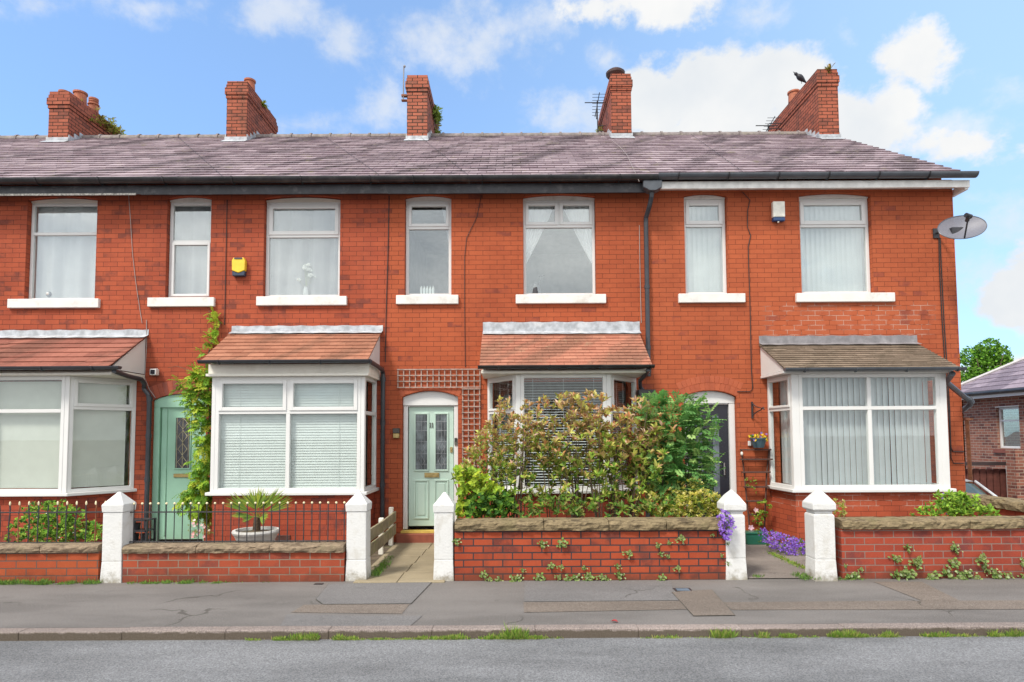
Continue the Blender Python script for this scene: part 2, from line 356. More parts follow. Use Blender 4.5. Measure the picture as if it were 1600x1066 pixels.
def asphalt(name, base, amp=.25, grain=260, patch=(.8, 1.15), tint=None, rough=.9, bump=.5, cracks=True):
    m, t, p = newmat(name); P = t.pos()
    g = t.noise(P, grain, 5, .8); b = t.noise(t.scl(P, (.5, 1.6, 1)), 1.1, 6, .6); md = t.noise(P, 9, 6, .65)
    c = t.mix(t.step(g, .34, .66), tuple(x * (1 - amp * 1.6) for x in base), tuple(x * (1 + amp * 1.7) for x in base))
    c = t.mix(t.step(b, .35, .65), t.mix(1., c, (patch[0],) * 3, 'MULTIPLY'), t.mix(1., c, (patch[1],) * 3, 'MULTIPLY'))
    c = t.mix(t.math('MULTIPLY', t.step(md, .5, .75), .3), c, tint or tuple(x * .7 for x in base))
    sp = t.step(t.noise(P, 130, 1, .5), .70, .76); c = t.mix(t.math('MULTIPLY', sp, .6), c, (.55, .53, .5))
    if cracks:
        vo = t.new('ShaderNodeTexVoronoi', feature='DISTANCE_TO_EDGE'); wv = t.new('ShaderNodeTexNoise'); t.put(wv.inputs['Vector'], P); wv.inputs['Scale'].default_value = 3.; wv.inputs['Detail'].default_value = 6
        vm = t.new('ShaderNodeVectorMath', operation='MULTIPLY_ADD'); t.put(vm.inputs[0], wv.outputs[1]); vm.inputs[1].default_value = (.5, .5, 0); t.put(vm.inputs[2], P); t.put(vo.inputs['Vector'], vm.outputs[0]); vo.inputs['Scale'].default_value = .55
        ck = t.math('MULTIPLY', t.step(vo.outputs[0], .010, .002), t.step(t.noise(P, .8, 3), .53, .64)); c = t.mix(t.math('MULTIPLY', ck, .6), c, (.045, .04, .033))
        st = t.step(t.noise(P, 1.9, 7, .72), .60, .70); c = t.mix(t.math('MULTIPLY', st, .35), c, tuple(x * .5 for x in base))
        lt = t.step(t.noise(t.scl(P, (.6, 1.3, 1)), 2.7, 7, .7), .58, .74); c = t.mix(t.math('MULTIPLY', lt, .3), c, tuple(x * 1.5 for x in base))
    t.put(p.inputs['Base Color'], c); p.inputs['Roughness'].default_value = rough; p.inputs['Specular IOR Level'].default_value = .2
    t.put(p.inputs['Normal'], t.bump(g, bump, .006))
    return m
ROAD = asphalt('road_asphalt', (.178, .180, .186), .27, 75, (.76, 1.1), cracks=False)
PAVE = asphalt('pavement_asphalt', (.158, .146, .138), .2, 90, (.86, 1.12), (.15, .13, .12), bump=.25)
PAVEB = asphalt('pavement_brown', (.165, .137, .116), .26, 90, (.9, 1.1), bump=.4)
PAVEG = asphalt('pavement_grey', (.158, .151, .149), .18, 90, (.92, 1.08), bump=.2)
CRACK = simple('crack_line', (.06, .055, .045), .95, 20, .4)
KERB = asphalt('kerb_stone', (.26, .215, .195), .3, 90, (.85, 1.1), (.27, .21, .18), bump=.6)
_t = NT(KERB.node_tree); _p = _t.n['Principled BSDF']; _c = _p.inputs['Base Color'].links[0].from_socket; _P = _t.pos()   # grime on the lower kerb face
_z = _t.math('ADD', _t.xyz(_P)[2], _t.math('MULTIPLY', _t.math('SUBTRACT', _t.noise(_P, 12, 5, .7), .5), .06))
_t.put(_p.inputs['Base Color'], _t.mix(_t.math('MULTIPLY', _t.step(_z, -.002, -.02), .85), _c, (.085, .068, .048)))
SLAB = asphalt('buff_slab', (.29, .24, .16), .12, 200, (.85, 1.12), (.17, .15, .09), bump=.3)
SOIL = simple('soil', (.10, .075, .05), .95, 9, .4, .8, 40, dirt=(.09, .11, .04), dscale=6)
CONC = asphalt('garden_concrete', (.21, .18, .16), .25, 220, (.85, 1.1), bump=.5)
STEPT = simple('red_tile_step', (.26, .07, .04), .6, 10, .12)

def glass_mat(name, refl=.42, tint=(.97, .985, .98), rough=.0, wob=.25, fr=.5):
    m, t, p = newmat(name); t.n.remove(p); out = t.n['Material Output']
    tr = t.new('ShaderNodeBsdfTransparent'); t.put(tr.inputs[0], tint)
    gl = t.new('ShaderNodeBsdfGlossy'); gl.inputs['Roughness'].default_value = rough; t.put(gl.inputs[0], (.92, .96, .97))
    t.put(gl.inputs['Normal'], t.bump(t.noise(t.pos(), 1.4, 2), wob, .05))
    lw = t.new('ShaderNodeLayerWeight'); lw.inputs[0].default_value = .25
    f = t.math('ADD', refl, t.math('MULTIPLY', lw.outputs[1], fr), clamp=True)
    mx = t.new('ShaderNodeMixShader'); t.put(mx.inputs[0], f); t.l.new(tr.outputs[0], mx.inputs[1]); t.l.new(gl.outputs[0], mx.inputs[2])
    t.l.new(mx.outputs[0], out.inputs[0]); return m
GLASS = glass_mat('window_glass', .15, wob=.08)
GLASSU = glass_mat('window_glass_upper', .16, wob=.05, fr=.35)
GLASSL = glass_mat('window_glass_low', .03, wob=.0, fr=.15)
GLASSD = glass_mat('leaded_glass', .2, (.5, .55, .58), .08, 1.)
def cloth(name, col, trans=.35, rough=.9):
    m, t, p = newmat(name); t.n.remove(p); out = t.n['Material Output']
    d = t.new('ShaderNodeBsdfDiffuse'); q = t.new('ShaderNodeBsdfTranslucent'); mx = t.new('ShaderNodeMixShader')
    c = t.mix(t.step(t.noise(t.pos(), 5, 3), .3, .7), tuple(x * .95 for x in col), col)
    t.put(d.inputs[0], c); t.put(q.inputs[0], c); mx.inputs[0].default_value = trans
    t.l.new(d.outputs[0], mx.inputs[1]); t.l.new(q.outputs[0], mx.inputs[2]); t.l.new(mx.outputs[0], out.inputs[0]); return m
NET = cloth('net_curtain', (.96, .97, .98)); NETG = cloth('grey_sheer', (.5, .51, .53)); VBL = cloth('vertical_blind', (.82, .88, .87), .25); VBLL = cloth('vertical_blind_low', (.70, .74, .76), .3)
ROLL_ = cloth('roller_blind', (.66, .68, .62), .15); VEN = cloth('venetian', (.69, .74, .725), .15); VENW = cloth('venetian_open', (.80, .84, .86), .1)
ROOM = simple('room_wall', (.35, .33, .3), .9)

def leaf_mat(name, trans=.35, rough=.5, spec=.18):
    m, t, p = newmat(name); out = t.n['Material Output']
    a = t.new('ShaderNodeVertexColor'); a.layer_name = 'Col'
    c = t.mix(t.math('MULTIPLY', t.step(t.noise(t.pos(), 60, 3), .45, .7), .2), a.outputs[0], t.mix(1., a.outputs[0], (1.35, 1.3, 1.1), 'MULTIPLY'))
    t.put(p.inputs['Base Color'], c); p.inputs['Roughness'].default_value = rough; p.inputs['Specular IOR Level'].default_value = spec
    q = t.new('ShaderNodeBsdfTranslucent'); t.put(q.inputs[0], c); mx = t.new('ShaderNodeMixShader'); mx.inputs[0].default_value = trans
    t.l.new(p.outputs[0], mx.inputs[1]); t.l.new(q.outputs[0], mx.inputs[2]); t.l.new(mx.outputs[0], out.inputs[0]); return m
LEAF = leaf_mat('leaf'); LEAFG = leaf_mat('leaf_glossy', .22, .38, .28)
BARK = simple('bark', (.12, .09, .06), .9, 20, .3, .6, 60)
BARKG = simple('green_stem', (.10, .11, .04), .8, 20, .2)

# ---------------------------------------------------------------- ground, road, pavement
def sheet(name, pts, z, mat, parent=None):
    m = MB(); m.add([(x, y, z) for x, y in pts], [tuple(range(len(pts)))]); o = m.build(name, mat, parent); tag(o, kind='structure'); return o
g = MB()     # terrain: falls away gently behind the side drive
xs = [-400, -60, -12, 7.3, 7.45, 14, 60, 400]; ys = [-400, -30, -9, -4.6, -2.6, 0, 3, 7, 12, 40, 400]
def gz_(x, y):
    if y <= -2.6: return -.14
    if x > 7.4: return -.02 - .1 * (min(y, 10) + 2.6)
    return -.02 if y < 8.5 else -.02 - .1 * (min(y, 10) + 2.6) * .8
vs = [(x, y, gz_(x, y)) for x in xs for y in ys]; n = len(ys)
g.add(vs, [(i * n + j, (i + 1) * n + j, (i + 1) * n + j + 1, i * n + j + 1) for i in range(len(xs) - 1) for j in range(len(ys) - 1)])
tag(g.build('ground', CONC), kind='structure')
sheet('road', [(-60, -13), (60, -13), (60, -4.46), (-60, -4.46)], -.075, ROAD)
m = MB(); m.box(-60, 60, -4.335, -2.55, -.13, 0); tag(m.build('pavement', PAVE), kind='structure')
m = MB(); m.box(-60, 60, -16, -13, -.13, 0); tag(m.build('pavement_opposite', PAVE), kind='structure')
def kerbx(name, y0, y1):
    k = MB(); x = -30.
    while x < 30:
        L = .915; dz = random.uniform(-.004, .004); k.box(x + .0004, x + L - .0004, y0 + random.uniform(-.004, .004), y1, -.16, .004 + dz); x += L
    tag(k.build('kerb', KERB, bevel=.008, seg=2), kind='structure')
kerbx('kerb', -4.46, -4.337)
def patch(px, mat, z, crack=False):
    P = [atz(x, y, z)[:2] for x, y in px]
    cx = sum(p[0] for p in P) / len(P); cy = sum(p[1] for p in P) / len(P)
    if crack:
        Q = [(x + (.006 if x > cx else -.006), y + (.006 if y > cy else -.006)) for x, y in P]
        sheet('pavement_seam', Q, z - .0025, CRACK)
    sheet('pavement_patch', P, z, mat)
patch([(818, 941), (1063, 939), (1076, 952), (819, 957)], PAVEB, .004)
patch([(1050, 925), (1112, 921), (1148, 961), (1084, 962)], PAVEB, .008, True)
patch([(1128, 941), (1400, 939), (1640, 938), (1640, 952), (1144, 953)], PAVEB, .004)
patch([(1365, 909), (1440, 909), (1500, 938.6), (1440, 938.6)], PAVEB, .0044)
patch([(455, 957), (475, 945), (640, 944), (628, 959)], PAVEB, .004)
patch([(514, 912), (674, 910), (642, 943), (505, 944), (494, 936)], PAVEG, .008, True)
patch([(660, 962), (560, 962), (448, 960), (438, 978), (640, 979)], PAVEG, .0045)
patch([(820, 908), (1048, 908), (1052, 925), (1062, 938), (819, 940)], PAVEG, .0044)
# garden surfaces
sheet('garden_ground', [(-14, -2.5), (-2.2, -2.5), (-2.2, 0), (-14, 0)], -.004, CONC)
sheet('garden_soil', [(-2.2, -2.5), (-1.87, -2.5), (-1.87, 0), (-2.2, 0)], .012, SOIL)
m = MB(); y = -2.72; row = 0
while y < -.05:
    m.box(-1.87, -1.36 + .02 * row, y + .006, y + .52, -.05, .014); m.box(-1.352 + .02 * row, -.80, y + .006, y + .52, -.05, .016); y += .53; row += 1
tag(m.build('front_path', SLAB, bevel=.006), kind='structure')
sheet('garden_soil', [(-.80, -2.5), (2.75, -2.5), (2.75, 0), (-.80, 0)], .02, SOIL)
sheet('garden_ground', [(2.75, -2.62), (7.0, -2.62), (7.0, 0), (2.75, 0)], .012, CONC)

# ---------------------------------------------------------------- houses
YW = 0.; TH = .24
def arch_loop(x0, x1, z0, z1, rise, n=10):     # opening loop (x,z), z1 = crown of the arch
    if rise <= 0: return [(x0, z0), (x1, z0), (x1, z1), (x0, z1)]
    w = (x1 - x0) / 2; r = (w * w + rise * rise) / (2 * rise); cx = (x0 + x1) / 2; cz = z1 - r; a = math.asin(w / r)
    return [(x0, z0), (x1, z0)] + [(cx + r * math.sin(a - 2 * a * i / n), cz + r * math.cos(a - 2 * a * i / n)) for i in range(n + 1)]
def wall_mesh(X0, X1, Z0, Z1, holes, y0=0., y1=TH):
    m = MB(); loops = [[(X0, Z0), (X1, Z0), (X1, Z1), (X0, Z1)]] + [arch_loop(*h) for h in holes]
    flat = [p for L in loops for p in L]
    tris = tessellate_polygon([[Vector((x, z, 0)) for x, z in L] for L in loops])
    for y, flip in ((y0, False), (y1, True)):
        vs = [(x, y, z) for x, z in flat]; fs = []
        for a, b, c in tris:
            A, B, C = flat[a], flat[b], flat[c]
            cr = (B[0] - A[0]) * (C[1] - A[1]) - (B[1] - A[1]) * (C[0] - A[0])
            q = (a, b, c) if cr > 0 else (a, c, b)
            fs.append(q if not flip else q[::-1])
        m.add(vs, fs)
    for k, L in enumerate(loops):
        nn = len(L)
        for i in range(nn):
            p, q = L[i], L[(i + 1) % nn]
            f = [(p[0], y0, p[1]), (q[0], y0, q[1]), (q[0], y1, q[1]), (p[0], y1, p[1])]
            m.add(f if k else f, [(3, 2, 1, 0) if k else (0, 1, 2, 3)][:1])
    return m
EY, EZ = -.27, 5.90; RY, RZ = 4.0, 8.70
SL = math.atan2(RZ - EZ, RY - EY)
def tiles(x0, x1, ya, za, yb, zb, exposure, width, thick, jit=.003, gap=.0018):
    """overlapping courses from the eave (ya,za) up to (yb,zb)"""
    m = MB(); L = math.hypot(yb - ya, zb - za); dy, dz = (yb - ya) / L, (zb - za) / L; ny, nz = -dz, dy
    k = 0; s = 0.
    while s < L:
        x = x0 - (width / 2 if k % 2 else 0); s1 = min(L, s + exposure * 1.12)
        row = random.uniform(-.12, .12)
        while x < x1:
            a = max(x0, x + gap); b = min(x1, x + width - gap)
            if b - a > .02:
                j = random.uniform(-jit, jit); up = random.uniform(0, jit * .8); r = min(1, max(0, random.gauss(.5, .24) + row))
                if random.random() < .03: j -= .02
                lo0 = (ya + dy * (s + j) + ny * (thick + up), za + dz * (s + j) + nz * (thick + up))
                lo1 = (ya + dy * (s + j) + ny * up * 0, za + dz * (s + j) - .001)
                hi0 = (ya + dy * s1 + ny * .001, za + dz * s1 + nz * .001)
                vs = [(a, lo1[0], lo1[1]), (b, lo1[0], lo1[1]), (b, lo0[0], lo0[1]), (a, lo0[0], lo0[1]), (a, hi0[0], hi0[1]), (b, hi0[0], hi0[1])]
                m.add(vs, [(0, 1, 2, 3), (3, 2, 5, 4), (1, 5, 2), (0, 3, 4)], (r, r, r))
            x += width
        s += exposure; k += 1
    return m
def window_unit(parent, P0, P1, z0, z1, rows, ft=.05, tw=.045, mw=.05, glass=None, fmat=None, depth=.07, name='window', sashd=.014, edge=None):
    """frame between plan points P0->P1 (outward normal = right-hand side of the run seen from outside)
    rows: top to bottom (height fraction, [column fractions], sash frame width)"""
    P0 = Vector((*P0, 0)); P1 = Vector((*P1, 0)); u = (P1 - P0); Wd = u.length; u.normalize(); nrm = Vector((u.y, -u.x, 0))
    M = Matrix(((u.x, -nrm.x, 0, P0.x), (u.y, -nrm.y, 0, P0.y), (0, 0, 1, 0), (0, 0, 0, 1)))
    fr = MB(); sa = MB(); gl = MB()
    B = lambda mb, a, b, c, d, e, f: mb.box(a, b, c, d, e, f, M=M)
    B(fr, 0, ft, 0, depth, z0, z1); B(fr, Wd - ft, Wd, 0, depth, z0, z1); B(fr, ft, Wd - ft, 0, depth, z0, z0 + ft); B(fr, ft, Wd - ft, 0, depth, z1 - ft, z1)
    H = z1 - z0 - 2 * ft - tw * (len(rows) - 1); z = z1 - ft; cells = []; tot = sum(r[0] for r in rows)
    for i, (hf, cols, sw) in enumerate(rows):
        h = H * hf / tot; cw = Wd - 2 * ft - mw * (len(cols) - 1); x = ft; ct = sum(cols)
        for j, cf in enumerate(cols):
            w = cw * cf / ct; cells.append((x, x + w, z - h, z, sw)); x += w
            if j < len(cols) - 1: B(fr, x, x + mw, .002, depth, z - h, z); x += mw
        z -= h
        if i < len(rows) - 1: B(fr, ft, Wd - ft, .001, depth, z - tw, z); z -= tw
    for a, b, c, d, sw in cells:
        if sw:
            e = .006; B(sa, a - e, a + sw, -sashd, .05, c - e, d + e); B(sa, b - sw, b + e, -sashd, .05, c - e, d + e)
            B(sa, a + sw, b - sw, -sashd, .05, c - e, c + sw); B(sa, a + sw, b - sw, -sashd, .05, d - sw, d + e)
            B(gl, a + sw, b - sw, .018, .022, c + sw, d - sw)
        else: B(gl, a, b, .028, .032, c, d)
    f = fr.build(name, fmat or UPVC, parent, bevel=.004) if parent is not None or True else None
    return f, sa, gl, M, cells
def add_sub(f, sa, gl, glass):
    if sa.v: sa.build('sash', UPVC, f, bevel=.004)
    gl.build('glass', glass or GLASS, f)
def wavy(x0, x1, y, z0, z1, amp=.02, freq=9., mat=None, seed=0, top=None):
    m = MB(); n = int((x1 - x0) / .012); vs = []
    for i in range(n + 1):
        x = x0 + (x1 - x0) * i / n; q = amp * (math.sin(x * freq * 6 + seed) + .5 * math.sin(x * freq * 11 + 2 * seed) + .4 * mnoise.noise((x * 5, seed, 0)))
        vs += [(x, y + q, z0), (x + .3 * q, y + q * .6, z1)]
    m.add(vs, [(2 * i, 2 * i + 2, 2 * i + 3, 2 * i + 1) for i in range(n)]); return m
def vblinds(x0, x1, y, z0, z1, step=.085, ang=14):
    m = MB(); x = x0
    while x < x1:
        a = R(ang + random.uniform(-6, 6)); w = .053; c, s = math.cos(a) * w, math.sin(a) * w
        xc = x + step / 2
        m.add([(xc - c, y - s, z0), (xc, y + .008, z0), (xc + c, y + s, z0), (xc + c, y + s, z1), (xc, y + .008, z1), (xc - c, y - s, z1)], [(0, 1, 4, 5), (1, 2, 3, 4)]); x += step
    return m
def venetian(P0, P1, off, z0, z1, step=.027, ang=60, w=.025):
    P0 = Vector((*P0, 0)); P1 = Vector((*P1, 0)); u = (P1 - P0).normalized(); nb = Vector((-u.y, u.x, 0)); m = MB(); z = z0
    a = R(ang); A = P0 + nb * off; Bq = P1 + nb * off
    while z < z1:
        d = nb * (math.cos(a) * w / 2) + Vector((0, 0, math.sin(a) * w / 2))
        o = Vector((0, 0, z)); m.add([A - d + o, Bq - d + o, Bq + d + o, A + d + o], [(0, 1, 2, 3)]); z += step
    for f in (.15, .5, .85):
        p = A.lerp(Bq, f) - nb * .016; m.tube([p + Vector((0, 0, z0)), p + Vector((0, 0, z1))], .0022, 4)
    return m
def upper_window(house, x0, x1, z0, z1, rise, rows, curtain, sillx, glass=None, cream=False, ft=.05):
    hm = .065
    f, sa, gl, M, cells = window_unit(house, (x0 + .003, .09), (x1 - .003, .09), z0 + .002, z1 - hm - .01, rows, ft=ft, tw=.05, mw=.045)
    add_sub(f, sa, gl, glass or GLASSU)
    h = MB(); L = [(x, z - .004) for x, z in arch_loop(x0 + .003, x1 - .003, z1 - hm - .004, z1, rise)]
    L[0] = (L[0][0], z1 - hm - .009); L[1] = (L[1][0], z1 - hm - .009)
    h.prism([(x, .075, z) for x, z in L], (0, .12, 0)); h.build('head_board', CREAM if cream else SILLM, f)
    s = MB(); s.box(sillx[0], sillx[1], -.055, .085, z0 - .15, z0 - .001); s.build('sill', SILLM, f, bevel=.008, seg=2)
    if curtain: curtain(f, x0, x1, z0, z1)
    return f
def cur_net(seed, mat=None, a=0, b=1):
    def fn(f, x0, x1, z0, z1): wavy(x0 - .1 + a * (x1 - x0), x0 + b * (x1 - x0) + .1, .19, z0 - .1, z1 + .02, .03, 2.2 + seed * .3, seed=seed).build('curtain', mat or NET, f)
    return fn
def cur_vb(f, x0, x1, z0, z1): vblinds(x0 - .05, x1 - .03, .22, z0 + .02, z1).build('blind', VBL, f)
def cur_tied(f, x0, x1, z0, z1):
    for sgn in (1, -1):
        m = MB(); n = 26; K = 14; vs = []
        xe = x0 - .06 if sgn > 0 else x1 + .06; full = .68; H = z1 - z0
        for k in range(K + 1):
            fz = k / K; z = z0 + .05 + H * fz
            wd = .05 + (full - .05) * max(0, (fz - .25) / .75) ** .9
            for i in range(n + 1):
                q = i / n; vs.append((xe + sgn * q * wd, .165 + .016 * math.sin(q * 34), z))
        m.add(vs, [(k * (n + 1) + i, k * (n + 1) + i + 1, (k + 1) * (n + 1) + i + 1, (k + 1) * (n + 1) + i) for k in range(K) for i in range(n)])
        m.build('curtain', NET, f)
def cur_right(f, x0, x1, z0, z1):
    m = MB(); n = 12; K = 10; vs = []
    for k in range(K + 1):
        fz = k / K; z = z0 + .3 + (z1 - z0 - .3) * fz; wd = .04 + .2 * fz ** 1.5
        for i in range(n + 1): vs.append((x1 + .03 - i / n * wd, .24 + .01 * math.sin(i * 1.6), z))
    m.add(vs, [(k * (n + 1) + i, k * (n + 1) + i + 1, (k + 1) * (n + 1) + i + 1, (k + 1) * (n + 1) + i) for k in range(K) for i in range(n)])
    m.build('curtain', NET, f)

def chimney(house, x0, x1, y0, y1, ztop, mat, zb=8.0, pots=(), corb=.035):
    m = MB(); c = 5
    hcap = .08 * 5
    m.box(x0, x1, y0, y1, zb, ztop - hcap)
    m.box(x0 - corb * .5, x1 + corb * .5, y0 - corb * .5, y1 + corb * .5, ztop - hcap, ztop - hcap + .08)
    m.box(x0 - corb, x1 + corb, y0 - corb, y1 + corb, ztop - hcap + .08, ztop - .16)
    m.box(x0 - corb * .4, x1 + corb * .4, y0 - corb * .4, y1 + corb * .4, ztop - .16, ztop - .08)
    m.box(x0, x1, y0, y1, ztop - .08, ztop)
    ch = m.build('chimney', mat, house, bevel=.006)
    fl = MB(); zf = EZ + (y0 - EY) * math.tan(SL)
    fl.box(x0 - .02, x1 + .02, y0 - .03, y0 - .003, zf - .06, zf + .09)
    fl.add([(x0 - .04, y0 - .2, zf - .10), (x1 + .04, y0 - .2, zf - .10), (x1 + .04, y0 - .02, zf + .02), (x0 - .04, y0 - .02, zf + .02)], [(0, 1, 2, 3)])
    yy = y0
    while yy < RY:                      # stepped soakers up each side
        z = EZ + (yy - EY) * math.tan(SL)
        for x, d in ((x0, -1), (x1, 1)):
            fl.box(min(x + d * .003, x + d * .02), max(x + d * .003, x + d * .02), yy, yy + .16, z - .12, z + .16)
        yy += .17
    fl.build('flashing', LEAD, ch)
    for (px_, py_, r, h, kind) in pots:
        p = MB(); z = ztop
        if kind == 'roll':
            p.lathe([(r, 0), (r * .95, h), (r * 1.12, h + .01), (r * 1.12, h + .05), (r * .8, h + .05), (r * .8, h * .6)], (px_, py_, z), 18)
        elif kind == 'vent':
            p.lathe([(r, 0), (r * .9, h * .55), (r * 1.1, h * .56), (r * 1.1, h * .6), (r * .9, h * .64), (r * .92, h * .70), (r * .8, h * .71), (r * .8, h * .74), (r * .92, h * .75), (r * .92, h * .81), (r * .8, h * .82), (r * .8, h * .85), (r * .92, h * .86), (r * .92, h * .97), (r * .5, h)], (px_, py_, z), 18)
        elif kind == 'cowl':
            p.lathe([(r, 0), (r * .95, h), (r * .8, h)], (px_, py_, z), 18)
        o = p.build('chimney_pot', simple('terracotta_pot' + str(random.random())[2:5], (.38, .12, .06), .75, 12, .2, dirt=(.06, .04, .03), dscale=7, damt=.6), ch, smooth=False)
        if kind == 'cowl':
            q = MB(); q.lathe([(r * 1.15, 0), (r * 1.45, .05), (r * 1.5, .1), (r * 1.1, .15), (r * .3, .18)], (px_, py_, z + h), 18)
            q.build('chimney_cowl', simple('cowl_dark', (.07, .035, .03), .6, 12, .3), ch)
    return ch

def gutter(parent, x0, x1, y, z, r=.055, mat=None, br=.9, name='gutter', cap=True, brm=None):
    m = MB(); n = 10; vs = []; k = 0; seg = [x0, x1]
    for x in seg:
        for q in (1., .88):
            for i in range(n + 1):
                a = math.pi + math.pi * i / n; vs.append((x, y + r * q * math.cos(a), z + r * q * math.sin(a)))
    w = n + 1; fs = []
    for i in range(n):
        fs.append((i, i + 1, 2 * w + i + 1, 2 * w + i)); fs.append((w + i + 1, w + i, 3 * w + i, 3 * w + i + 1))
    fs += [(0, 2 * w, 3 * w, w), (w - 1, 2 * w - 1, 4 * w - 1, 3 * w - 1)]
    m.add(vs, fs)
    for x in (x0, x1):
        m.add([(x, y + r * math.cos(math.pi + math.pi * i / n), z + r * math.sin(math.pi + math.pi * i / n)) for i in range(n + 1)], [tuple(range(n + 1))])
    g_ = m.build(name, mat or BLACKG, parent)
    x = x0 + br * .4
    while x < x1:
        b = MB()
        pts = [(x, y + (r + .008) * math.cos(math.pi + math.pi * i / 8), z + (r + .008) * math.sin(math.pi + math.pi * i / 8)) for i in range(9)]
        b.tube(pts, .011, 5); x += br
        b.build('gutter_bracket', brm or mat or BLACKG, g_ if parent.parent is None else parent)
    return g_
def bay(house, xb0, xb1, xf0, xf1, yf, z0, z1, rx0, rx1, ztop, ze, mats, front_rows, side_rows, tile, texp, twid, tthick, flash, brickm, blind, gx, gmat, flash_h=.11, fascia=None, lside=True, rside=True, glass=None, cheek=None, ye=-.95, frontft=.055, post=.07):
    """bay window: xb = back plan, xf = front plan, roof from wall z=ztop down to (ye, ze)"""
    fP, fQ = (xf0, yf), (xf1, yf); bP, bQ = (xb0, -.01), (xb1, -.01)
    f, sa, gl, M, cells = window_unit(house, (xf0 + post, yf), (xf1 - post, yf), z0 + .05, z1, front_rows, ft=frontft, tw=.055, mw=.06, name='bay_window')
    for P, s in ((fP, 1), (fQ, -1)):
        corner = MB(); corner.box(min(P[0], P[0] + s * post), max(P[0], P[0] + s * post), yf + .001, yf + .09, z0 + .05, z1)
        corner.build('corner_post', UPVC, f, bevel=.006)
    add_sub(f, sa, gl, glass or GLASSL)
    sides = []
    if lside: sides.append((bP, (xf0 - .001, yf + .02)))
    if rside: sides.append(((xf1 + .001, yf + .02), bQ))
    for A, B_ in sides:
        s_, sa2, gl2, M2, c2 = window_unit(f, A, B_, z0 + .05, z1, side_rows, ft=.05, tw=.055, mw=.05, name='side_frame')
        s_.parent = f
        # merge sash and glass straight under the bay window
        if sa2.v: sa2.build('sash', UPVC, f, bevel=.004)
        gl2.build('glass', glass or GLASSL, f)
    o = .05; sl = MB()
    sl.prism([(xb0 - o, -.002, z0), (xf0 - o, yf - o, z0), (xf1 + o, yf - o, z0), (xb1 + o, -.002, z0)][::-1], (0, 0, .049)); sl.build('sill', UPVC, f, bevel=.008, seg=2)
    bs = MB(); bs.prism([(xb0 + .02, -.003, -.03), (xf0 + .03, yf + .03, -.03), (xf1 - .03, yf + .03, -.03), (xb1 - .02, -.003, -.03)][::-1], (0, 0, z0 + .028)); bs.build('bay_base', brickm, f)
    hd = MB()   # soffit and fascia
    hd.box(rx0 + .02, rx1 - .02, ye + .10, -.002, z1 + .001, ze - .02 if fascia is None else z1 + .04)
    if fascia: hd.box(rx0 + .02, rx1 - .02, yf - .02, -.002, z1 + .041, ze - .03)
    hd.build('fascia', fascia or UPVC, f, bevel=.004)
    for x, s in ((rx0 + .03, 1), (rx1 - .03, -1)):
        ck = MB(); ck.prism([(x, ye + .1, ze - .015), (x, -.003, ze - .015), (x, -.003, ztop - .04), (x, ye + .12, ze + .01)], (s * .02, 0, 0))
        ck.build('cheek', cheek or UPVC, f)
    rf = tiles(rx0, rx1, ye, ze, -.01, ztop - .02, texp, twid, tthick)
    rf.add([(rx0, ye, ze - .012), (rx1, ye, ze - .012), (rx1, -.01, ztop - .035), (rx0, -.01, ztop - .035)], [(3, 2, 1, 0)], (.3, .3, .3))
    rf.build('bay_roof', tile, f)
    fl = MB(); sl_ = (ztop - ze) / -ye; N = 26
    x0, x1 = rx0 + .01, rx1 + .02
    for i in range(N):
        a = x0 + (x1 - x0) * i / N; b = x0 + (x1 - x0) * (i + 1) / N; j = .006 * math.sin(i * 1.7); j2 = .006 * math.sin((i + 1) * 1.7)
        fl.add([(a, -.006, ztop + flash_h + j), (b, -.006, ztop + flash_h + j2), (b, -.012, ztop + .0), (a, -.012, ztop + .0), (b, -.13, ztop - .13 * sl_ + .03 + j2 * .5), (a, -.13, ztop - .13 * sl_ + .03 + j * .5)], [(3, 2, 1, 0), (5, 4, 2, 3)])
    fl.build('flashing', flash, f)
    gutter(f, gx[0], gx[1], ye - .03, ze + .005, .05, gmat, .75).name = 'gutter'
    blind(f)
    return f

ROOTZ = {}
def terrace(key, x0, x1, label, holes, brickm):
    h = empty('terraced_house', ((x0 + x1) / 2, 0, 0), label, 'house', 'red brick houses of the terrace')
    wall_mesh(x0, x1, -.3, 5.92, holes).build('wall', brickm, h)
    b = MB(); b.box(x0, x1, 7.8, 8.0, -1.2, 5.9); b.build('rear_wall', brickm, h)
    fl = MB(); fl.box(x0, x1, .245, 7.79, 2.86, 2.98); fl.box(x0, x1, .245, 7.79, 5.75, 5.8); fl.box(x0, x1, .245, 7.79, -.05, 0)
    fl.build('floor', ROOM, h)
    pt = MB(); pt.box(x0 + .001, x0 + .1, .245, 7.79, 0.001, 2.859); pt.box(x0 + .001, x0 + .1, .245, 7.79, 2.981, 5.749); pt.box(x0 + .1, x1 - .1, 3.5, 3.6, .001, 2.859); pt.box(x0 + .1, x1 - .1, 3.5, 3.6, 2.981, 5.749); pt.build('partition', ROOM, h)
    return h
